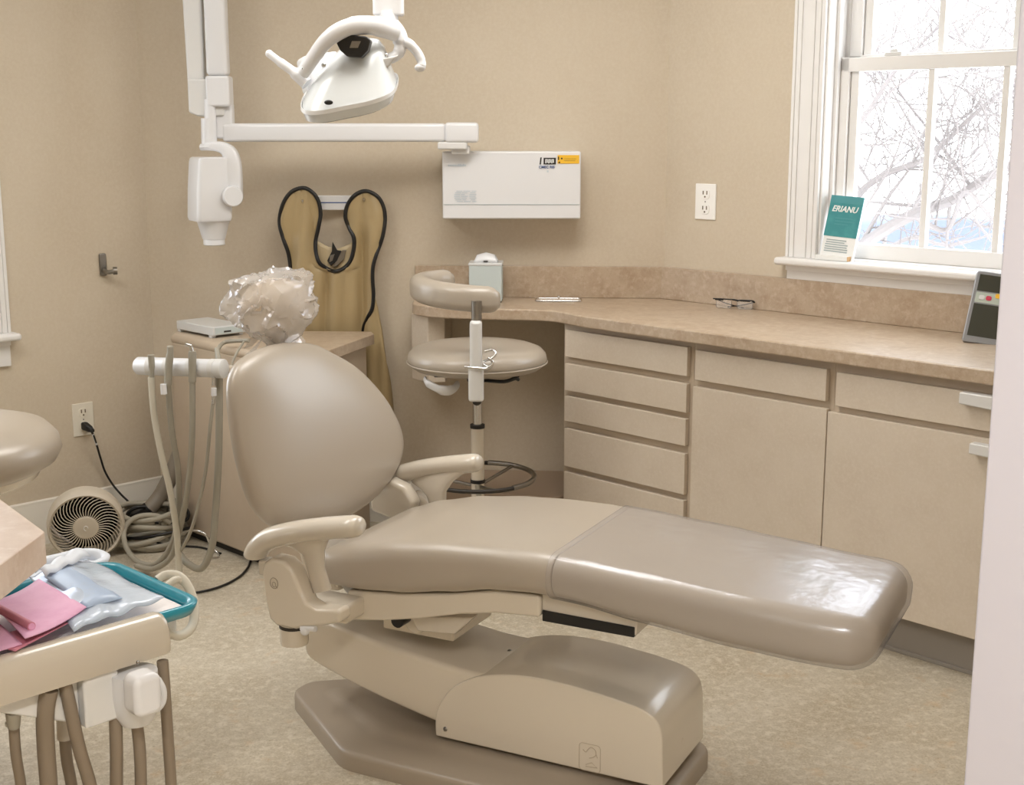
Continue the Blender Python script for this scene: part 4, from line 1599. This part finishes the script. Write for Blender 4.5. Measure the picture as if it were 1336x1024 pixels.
hose('suction_hose', 'grey hose with a hooked chrome tip, middle of the instrument bar',
     [(251, 495, YH), (251, 560, YH), (248, 610, YH + .02), (241, 660, YH + .05), (232, 700, YH + .12), (222, 728, YH + .2), (200, 742, YH + .3), (178, 738, YH + .36)], .0095, 'hose',
     (((251, 498, YH), (251, 478, YH), (251, 458, YH)), [.012, .0125, .011], 'hose'),
     [('tip', [(251, 459, YH), (249, 451, YH), (242, 449, YH)], .006, 'chrome')])
hose('air_hose', 'thin grey hose hanging from a chrome and white coupling near the end of the bar',
     [(278, 525, YH - .02), (274, 560, YH - .02), (269, 610, YH), (260, 655, YH + .02), (248, 695, YH + .05), (235, 720, YH + .1)], .0055, 'hose',
     (((279, 492, YH - .02), (279, 503, YH - .02)), .006, 'chrome'),
     [('coupling', [(279, 506, YH - .02), (279, 516, YH - .02)], .0085, 'white'), ('sleeve', [(279, 516, YH - .02), (278, 527, YH - .02)], .006, 'chrome')])
hose('air_hose', 'thick grey hose looping down from the right end of the instrument bar',
     [(286, 478, YH + .05), (286, 540, YH + .04), (285, 600, YH + .04), (281, 670, YH + .05), (276, 715, YH + .06), (263, 741, YH + .08), (245, 735, YH + .12), (234, 722, YH + .16)], .0115, 'hose',
     (((283, 455, YH + .10), (285, 468, YH + .07), (286, 480, YH + .05)), [.008, .010, .0115], 'hose'))

# floor clutter by the left wall
vb = at(165, 684, 4.70)
VH = thing('vacuum_hose', 'thick grey-brown vacuum hose with a black nozzle lying by the baseboard', 'hose', (vb.x, vb.y, 0))
v3 = lambda q: at(*q) - Vector((vb.x, vb.y, 0))
mb = MB()
mb.tube(spline([v3(q) for q in ((240, 575, 4.83), (231, 600, 4.80), (221, 625, 4.78), (208, 648, 4.76), (193, 666, 4.72))], 10), [.028, .029, .028, .028], 18)
mb.build('tube', 'vac', VH, angle=60)
mb = MB()
mb.tube(spline([v3(q) for q in ((195, 664, 4.72), (185, 671, 4.71), (172, 678, 4.70), (160, 685, 4.69))], 4), [.031, .030, .024, .020], 16)
mb.tube(spline([v3(q) for q in ((190, 661, 4.68), (178, 662, 4.67), (168, 668, 4.67), (166, 674, 4.68))], 4), .007, 8)
mb.build('nozzle', 'black', VH, angle=60)
mb = MB()
mb.tube(spline([v3(q) for q in ((195, 672, 4.75), (215, 668, 4.78), (240, 664, 4.80))], 5), .017, 12)
mb.build('branch_tube', 'hose', VH, angle=60)

cc = atz(205, 712, 0) - Vector((.030, .030, 0))
CL = thing('coiled_hose', 'tangled coil of grey hoses and black wires lying on the floor by the side cabinet', 'hose', (cc.x, cc.y, 0))
rnd = random.Random(4)
mb, mk = MB(), MB()
for k in range(9):
    rx, ry = rnd.uniform(.09, .145), rnd.uniform(.07, .14)
    ox, oy = rnd.uniform(-.04, .03), rnd.uniform(.0, .08)
    z0 = .012 + .014 * k
    ph = rnd.uniform(0, 6.28)
    pts = []
    for i in range(30):
        a = 2 * PI * i / 29 * .97 + ph
        pts.append((ox + rx * math.cos(a), oy + ry * math.sin(a) * .9, z0 + .010 * math.sin(2 * a + k) + .010 * i / 29 + .02 * max(0, math.sin(a))))
    (mk if k in (3, 6) else mb).tube(pts, .006 if k in (3, 6) else .0105, 8)
mb.build('hose_loop', 'hose', CL, angle=80)
mk.build('wire', 'black', CL, angle=80)

bc = atz(282, 752, .005)
BC = thing('black_cable', 'thin black cable trailing across the floor from the side cabinet', 'cable', (bc.x, bc.y, 0))
mb = MB()
mb.tube(spline([atz(*q, .005) - Vector((bc.x, bc.y, 0)) for q in ((225, 774), (255, 773), (285, 766), (310, 754), (323, 741), (327, 730))], 6), .0042, 8)
mb.build('cable', 'black', BC, angle=80)
mb = MB()
mb.tube(spline([atz(*q, .005) - Vector((bc.x, bc.y, 0)) for q in ((205, 708), (232, 712), (262, 714), (288, 722))], 6), .004, 8)
mb.build('cable', 'black', BC, angle=80)
wb = atz(262, 722, .0)
WB = thing('wire_stand', 'bent chrome wire standing on the floor against the side cabinet', 'wire', (wb.x, wb.y, 0))
mb = MB()
mb.tube(spline([at(*q) - Vector((wb.x, wb.y, 0)) for q in ((236, 694, 4.55), (255, 692, 4.5), (268, 697, 4.48), (275, 712, 4.48), (284, 722, 4.47), (285, 727, 4.47), (276, 728, 4.45))], 5), .004, 8)
mb.build('wire', 'chrome', WB, angle=80)

# fan
fc = at(112, 682, 4.52)
FN = thing('floor_fan', 'small round tan fan standing on the floor against the left wall', 'fan', (fc.x, fc.y, 0), math.radians(17))
FM = Matrix.Translation((0, 0, fc.z)) @ Matrix.Rotation(math.radians(9), 4, 'X') @ Matrix.Rotation(PI / 2, 4, 'X')
mb = MB()                                # z axis of FM looks out of the front
mb.lathe([(.116, .035), (.124, .042), (.131, .034), (.133, .01), (.130, -.03), (.10, -.06), (.05, -.07), (0, -.07), (0, -.062), (.05, -.062), (.095, -.05), (.121, -.025), (.123, .01), (.118, .03), (.116, .035)], 56, FM, False)
mb.build('housing', 'fan', FN, angle=40)
mb = MB()
mb.lathe([(0, -.045), (.115, -.045), (.118, -.040), (.115, -.035), (0, -.035)], 40, FM)
mb.build('inside', 'fandark', FN)
blade = MB()
for k in range(5):
    a0 = 2 * PI * k / 5
    rows = []
    for j in range(6):
        r = .03 + .075 * j / 5
        rows.append([(r * math.cos(a0 + .9 * i / 5 - .1 * j / 5), r * math.sin(a0 + .9 * i / 5 - .1 * j / 5), -.028 + .022 * i / 5) for i in range(6)])
    blade.grid(rows, FM)
blade.build('blades', 'fandark', FN, angle=60, solid=.002)
mb = MB()
for k in range(42):
    a0 = 2 * PI * k / 42
    pts = []
    for j in range(7):
        t = j / 6
        r = .040 + .078 * t
        pts.append((r * math.cos(a0 + .34 * math.sin(t * PI) * .5 - .38 * t), r * math.sin(a0 + .34 * math.sin(t * PI) * .5 - .38 * t), .041 - .004 * t * t + .003 * math.sin(t * PI)))
    mb.tube(pts, .0018, 5, T=FM)
mb.build('grille', 'fan', FN, angle=80)
mb = MB()
mb.lathe([(0, .034), (.042, .034), (.044, .040), (.040, .045), (.0, .047)], 32, FM)
hb_ = mb.build('hub', 'fan', FN)
mb = MB()
mb.tube([FM @ Vector((.007 * math.cos(k * .6), .009 * math.sin(k * .6), .0475)) for k in range(9)], .0016, 6)
mb.build('hub_mark', 'white2', hb_)
mb = MB()
mb.tube([FM @ Vector(q) for q in ((-.118, .02, .046), (-.095, -.01, .052), (-.07, -.035, .05), (-.045, -.055, .048))], [.003, .006, .005, .002], 8)
mb.build('clear_tab', 'film', FN, angle=60)
mb = MB()
mb.box(-.075, .075, -.05, .07, 0, .016)
mb.prism([(-.06, .01), (.06, .01), (.045, fc.z - .11), (-.045, fc.z - .11)], -.008, .02, 'y')
mb.build('stand', 'fan', FN, bevel=.006)

# ================================================================= DELIVERY UNIT AND WORKTOP, FRONT LEFT
DU0 = Vector((-.504, 1.843, 0))
DU = thing('delivery_unit', 'cream dental delivery tray unit with hanging hoses in the front left corner', 'tray unit', tuple(DU0), math.radians(45.6))
ZT = .80
dl = lambda p: local(DU, p)
mb = MB()
rings = []
prof = [(0, .742), (-.002, .760), (.0, .780), (.006, .794), (.016, .801), (.028, .802), (.036, .799), (.036, .742)]
for x in (-.85, -.012):
    rings.append([(x, y, z) for y, z in prof])
rings.append([(-.003, y * .9 + .002, .742 + (z - .742) * .93 + .001) for y, z in prof])
rings.append([(.0, y * .8 + .004, .745 + (z - .742) * .82) for y, z in prof])
mb.loft(rings)
mb.build('front_rim', 'rimp', DU, angle=50)
mb = MB()
mb.box(-.85, -.012, .03, .36, .745, .775)
mb.build('deck', 'rimp', DU, bevel=.01)
mb = MB()
mb.prism([(.02, .06), (.055, .07), (.062, .14), (.03, .20), (-.03, .2), (-.03, .06)], .735, .776)
mb.build('side_bracket', 'white2', DU, bevel=.012, seg=4)
mb = MB()
mb.box(-.14, -.085, .005, .085, .665, .745)
mb.prism([(-.30, .745), (-.14, .745), (-.14, .668)], .02, .08, 'y')
mb.build('hose_manifold', 'white2', DU, bevel=.004)
mb = MB()
T = Matrix.Translation(dl(at(176, 905, 1.80)))
mb.lathe([(0, -.045), (.022, -.044), (.030, -.030), (.034, 0), (.034, .035), (0, .038)], 24, T)
mb.build('syringe_holder', 'white', DU, angle=40)
mb = MB()
T = Matrix.Translation(dl(at(186, 903, 1.755)))
mb.prism(rrect(.044, .062, .014, 5), -.02, .02, 'y', T)
mb.build('syringe_holder', 'white', DU, bevel=.010, seg=4)
mb = MB()
mb.tube(spline([dl(at(*q)) for q in ((206, 886, 1.80), (213, 900, 1.80), (212, 916, 1.80), (203, 926, 1.79), (197, 920, 1.79))], 5), .005, 10)
mb.build('loop', 'white', DU, angle=60)
mb = MB()
mb.ball(dl(at(180, 864, 1.755)), .0028, 10, 6)
mb.build('screw', 'steel', DU)
HS = [([(16, 915, 1.70), (18, 945, 1.71), (21, 985, 1.72), (29, 1040, 1.74)], .0075, 'hose_d'),
      ([(64, 900, 1.72), (59, 930, 1.72), (60, 975, 1.73), (65, 1045, 1.74)], .0125, 'hose_d'),
      ([(82, 912, 1.80), (84, 950, 1.80), (87, 990, 1.81), (95, 1040, 1.82)], .0085, 'hose_d'),
      ([(85, 893, 1.74), (92, 925, 1.74), (103, 975, 1.75), (121, 1045, 1.77)], .0095, 'hose_d'),
      ([(150, 905, 1.79), (151, 945, 1.79), (152, 985, 1.79), (152, 1045, 1.8)], .0095, 'hose_d'),
      ([(176, 925, 1.80), (180, 955, 1.80), (183, 990, 1.80), (184, 1045, 1.81)], .0088, 'hose_d'),
      ([(212, 862, 1.84), (215, 900, 1.84), (219, 960, 1.84), (224, 1045, 1.85)], .0085, 'hose_d')]
for pts, r, m in HS:
    P = [dl(at(*p)) for p in pts]
    e_ = P[-1]
    P += [e_ + Vector((.01, .03, -.15)), e_ + Vector((-.03, .12, -.35)), Vector((e_.x - .10, e_.y + .25, .02))]
    mb = MB()
    mb.tube(spline(P, 6), r, 12)
    mb.build('hose', m, DU, angle=80)
mb = MB()
mb.tube([dl(at(83, 915, 1.80)), dl(at(85, 963, 1.80))], .0115, 12)
mb.build('hose_sleeve', 'shell2', DU, angle=50)
mb = MB()
mb.tube([dl(at(88, 928, 1.80)), dl(at(98, 927, 1.80))], .003, 8)
mb.ball(dl(at(101, 927, 1.80)), (.009, .006, .006), 14, 8)
mb.build('valve_knob', 'black', DU, angle=60)
mb = MB()
mb.tube([dl(at(8, 945, 1.705)), dl(at(17, 943, 1.705))], .004, 8)
mb.tube([dl(at(17, 928, 1.70)), dl(at(18, 948, 1.705))], [.011, .0085], 12)
mb.build('hose_coupling', 'hose', DU, angle=50)
mb = MB()
mb.tube(spline([dl(at(*q)) for q in ((205, 757, 2.02), (217, 750, 2.03), (234, 752, 2.03), (247, 768, 2.02), (254, 795, 2.0), (250, 818, 1.97), (236, 829, 1.94), (222, 826, 1.92), (208, 815, 1.9))], 6), .0075, 12)
mb.tube(spline([dl(at(*q)) for q in ((215, 766, 2.0), (230, 756, 2.02), (243, 762, 2.03), (246, 774, 2.03), (240, 790, 2.02))], 6), .006, 12)
mb.build('white_hose', 'hose_l', DU, angle=80)
mb = MB()
mb.tube([dl(Vector((-1.0, 1.45, .70))), dl(Vector((-1.35, 1.75, .70)))], .035, 16)
mb.build('support_arm', 'shell', DU)

# trays, pouch and papers lying on the unit
def ring_tray(root, x0, x1, y0, y1, z, r, rim_m, floor_m, rnames=('rim', 'liner')):
    cx, cy = (x0 + x1) / 2, (y0 + y1) / 2
    ol = [(cx + a, cy + b) for a, b in rrect(x1 - x0, y1 - y0, .032, 6)]
    mb = MB()
    rings = []
    prof = [(-.004, 0), (.003, .0), (.009, .010), (.011, .016), (.006, .020), (-.002, .018), (-.007, .010), (-.008, .004)]
    n = len(ol)
    for i in range(n):
        p, q = Vector(ol[i - 1]), Vector(ol[(i + 1) % n])
        t = (q - p).normalized()
        o = Vector((t.y, -t.x))
        rings.append([(ol[i][0] + o.x * a, ol[i][1] + o.y * a, z + b) for a, b in prof])
    rings.append(rings[0])
    mb.loft(rings, False)
    mb.build(rnames[0], rim_m, root, angle=70)
    mb = MB()
    mb.prism([(cx + a, cy + b) for a, b in rrect(x1 - x0 - .006, y1 - y0 - .006, .03, 6)], z, z + .004)
    mb.build('tray_floor', rim_m, root)
    if floor_m:
        mb = MB()
        mb.prism([(cx + a, cy + b) for a, b in rrect(x1 - x0 - .022, y1 - y0 - .022, .018, 6)], z + .0045, z + .0065)
        mb.build(rnames[1], floor_m, root)


def on_unit(name, label, cat, x, y, z, group=None):
    p = Matrix.Rotation(math.radians(45.6), 3, 'Z') @ Vector((x, y, 0)) + DU0
    return thing(name, label, cat, (p.x, p.y, z), math.radians(45.6), group)


TL = on_unit('instrument_tray', 'teal rimmed instrument tray with white paper liner on the delivery unit', 'tray', -.04, .18, .7765)
ring_tray(TL, -.36, .110, -.145, .125, 0, 1, 'teal', 'liner')
PT = on_unit('paper_tray', 'pale blue white tray sticking out behind the teal tray', 'tray', -.12, .30, .7762)
ring_tray(PT, -.16, .205, .028, .098, 0, 1, 'paletray', None)


def sheet(name, label, cat, px, z, m, th, sag=0, group=None, parts=None, nu=14, nv=10, bulge=0, rough=0):
    W = [atz(x, y, z) for x, y in px]
    base = sum(W, Vector()) / len(W)
    mb = MB()
    rows = []
    for j in range(nv + 1):
        v = j / nv
        row = []
        for i in range(nu + 1):
            u = i / nu
            p = (W[0] * (1 - u) + W[1] * u) * (1 - v) + (W[3] * (1 - u) + W[2] * u) * v
            k = 16 * u * (1 - u) * v * (1 - v)
            p = p + Vector((0, 0, bulge * k ** .5 + sag * (u - .5) ** 2 + rough * noise.noise(Vector((u * 5, v * 4, z * 9)))))
            row.append(p - Vector((base.x, base.y, z)))
        rows.append(row)
    mb.grid(rows)
    o = mb.build(name, m, None, angle=180, solid=th)
    o.location = (base.x, base.y, z)
    tag(o, label, cat, group)
    return o


sheet('pink_paper', 'deeper pink paper lying lowest under the other pink sheets', 'paper', [(-30, 838), (60, 812), (100, 808), (20, 850)], .804, 'pink2', .0015)
sheet('pink_paper', 'small pink paper at the left edge, under the large pink sheet', 'paper', [(-60, 800), (-10, 806), (29, 841), (-40, 862)], .806, 'pink', .0015)
sheet('pink_paper', 'large pink paper sheet lying on top below the worktop corner', 'paper', [(-12, 790), (51, 760), (113, 797), (33, 838)], .811, 'pink', .0018, .02)
po = atz(22, 806, .818)
PN = thing('pink_tube', 'short pink tube lying on the large pink paper sheet', 'tube', (po.x, po.y, .812))
mb = MB()
pa, pb = atz(-20, 784, .820) - Vector(PN.location), atz(41, 817, .820) - Vector(PN.location)
mb.tube([pa, pb], .0062, 16)
mb.build('tube', 'pink2', PN, angle=50)
mb = MB()
mb.tube([pb, pb + (pb - pa).normalized() * .0015], .0048, 16)
mb.build('end', 'pink', PN, angle=50)

PX = [(38, 752), (112, 728), (214, 780), (96, 822)]
pu = sheet('sterilization_pouch', 'pale blue clear plastic pouch lying across the teal tray', 'pouch', PX, .806, 'pouch', .0015, 0, None, None, 26, 18, .014, .006)
W = [atz(x, y, .812) for x, y in ((58, 755), (92, 737), (160, 783), (112, 796))]
mb = MB()
c = Vector(pu.location)
rows = []
for j in range(9):
    rows.append([(W[0] * (1 - i / 8) + W[1] * i / 8) * (1 - j / 8) + (W[3] * (1 - i / 8) + W[2] * i / 8) * j / 8 - c + Vector((0, 0, .004 + .009 * math.sin(PI * i / 8) * math.sin(PI * j / 8) ** .5)) for i in range(9)])
mb.grid(rows)
mb.build('pouch_content', 'pouchin', pu, angle=180, solid=.0012)
W = [atz(x, y, .815) for x, y in ((46, 752), (98, 722), (118, 728), (60, 757))]
mb = MB()
rows = []
for j in range(6):
    rows.append([(W[0] * (1 - i / 10) + W[1] * i / 10) * (1 - j / 5) + (W[3] * (1 - i / 10) + W[2] * i / 10) * j / 5 - c + Vector((0, 0, .006 + .010 * math.sin(PI * j / 5) + .003 * math.sin(i * 1.7))) for i in range(11)])
mb.grid(rows)
mb.build('folded_flap', 'paletray', pu, angle=180, solid=.001)

WT = thing('side_worktop', 'pale laminate worktop corner jutting over the tray at the left edge', 'worktop', (-1.15, 1.8, 0))
w2 = lambda P: [(x + 1.15, y - 1.8) for x, y in P]
mb = MB()
mb.prism(w2([(-.655, 1.775), (-.668, 1.53), (-.95, 1.28), (-1.6, 1.28), (-1.6, 2.32), (-1.06, 2.32), (-.783, 1.945)]), .903, .95)
mb.build('top', 'lamlight', WT, bevel=.002)
mb = MB()
mb.box(-.45, -.12, -.45, .30, 0, .903)
mb.build('cabinet_body', 'side', WT, bevel=.004)

# ================================================================= LIGHT
def troffer(label, x, y, rot, w, l, power, col=(1, .985, .96)):
    r = thing('ceiling_light', label, 'lamp', (x, y, HT - .03), rot, 'ceiling light panels')
    mb = MB()
    mb.box(-w / 2 - .03, w / 2 + .03, -l / 2 - .03, l / 2 + .03, .012, .03)
    mb.build('frame', 'white2', r, bevel=.003)
    mb = MB()
    mb.box(-w / 2, w / 2, -l / 2, l / 2, .004, .012)
    mb.build('diffuser', 'troffer', r)
    la = bpy.data.lights.new('panel_lamp', 'AREA')
    la.shape = 'RECTANGLE'
    la.size, la.size_y = w, l
    la.energy = power
    la.color = col
    lo = bpy.data.objects.new('panel_lamp', la)
    COL.objects.link(lo)
    lo.parent = r
    lo.location = (0, 0, -.004)


troffer('ceiling light panel near the back wall', .0, 3.5, R_ROT, .6, 1.2, 16.5)
troffer('ceiling light panel on the left half of the ceiling', -1.45, 3.0, R_ROT, .6, 1.2, 11)
troffer('added fill light panel on the unseen hall ceiling behind the doorway', -.15, .1, R_ROT, .6, 1.2, 52)  # unseen hall lamp, added as soft fill from the camera side

SC.world = bpy.data.worlds.new('sky')
SC.world.use_nodes = True
nt = SC.world.node_tree
bg = nt.nodes['Background']
bg.inputs['Color'].default_value = (.90, .95, 1, 1)
bg.inputs['Strength'].default_value = 5.0
for (org, ax, nn, W) in ((RC, RA, RN, W1), (LC, LA, LN, W2)):        # sky portals: they only guide the sampling of the sky
    la = bpy.data.lights.new('sky_portal', 'AREA')
    la.shape = 'RECTANGLE'
    la.size, la.size_y = W[1] - W[0], W[3] - W[2]
    la.cycles.is_portal = True
    lo = bpy.data.objects.new('sky_portal', la)
    COL.objects.link(lo)
    lo.location = org + ax * ((W[0] + W[1]) / 2) + nn * .15 + Vector((0, 0, (W[2] + W[3]) / 2))
    lo.rotation_euler = (-nn).to_track_quat('-Z', 'Y').to_euler()

# ================================================================= CAMERA
cam = bpy.data.cameras.new('camera')
cam.sensor_width = 36
cam.lens = 36 * FOC / 1336
cam.clip_end = 400
co = bpy.data.objects.new('camera', cam)
COL.objects.link(co)
co.location = (0, 0, CAM_H)
co.rotation_euler = (PI / 2 - PITCH, 0, 0)
SC.camera = co
SC.view_settings.view_transform = 'Standard'
SC.view_settings.look = 'None'
SC.view_settings.gamma = 1
SC.view_settings.exposure = .32
SC.cycles.max_bounces = 8
SC.cycles.transparent_max_bounces = 16
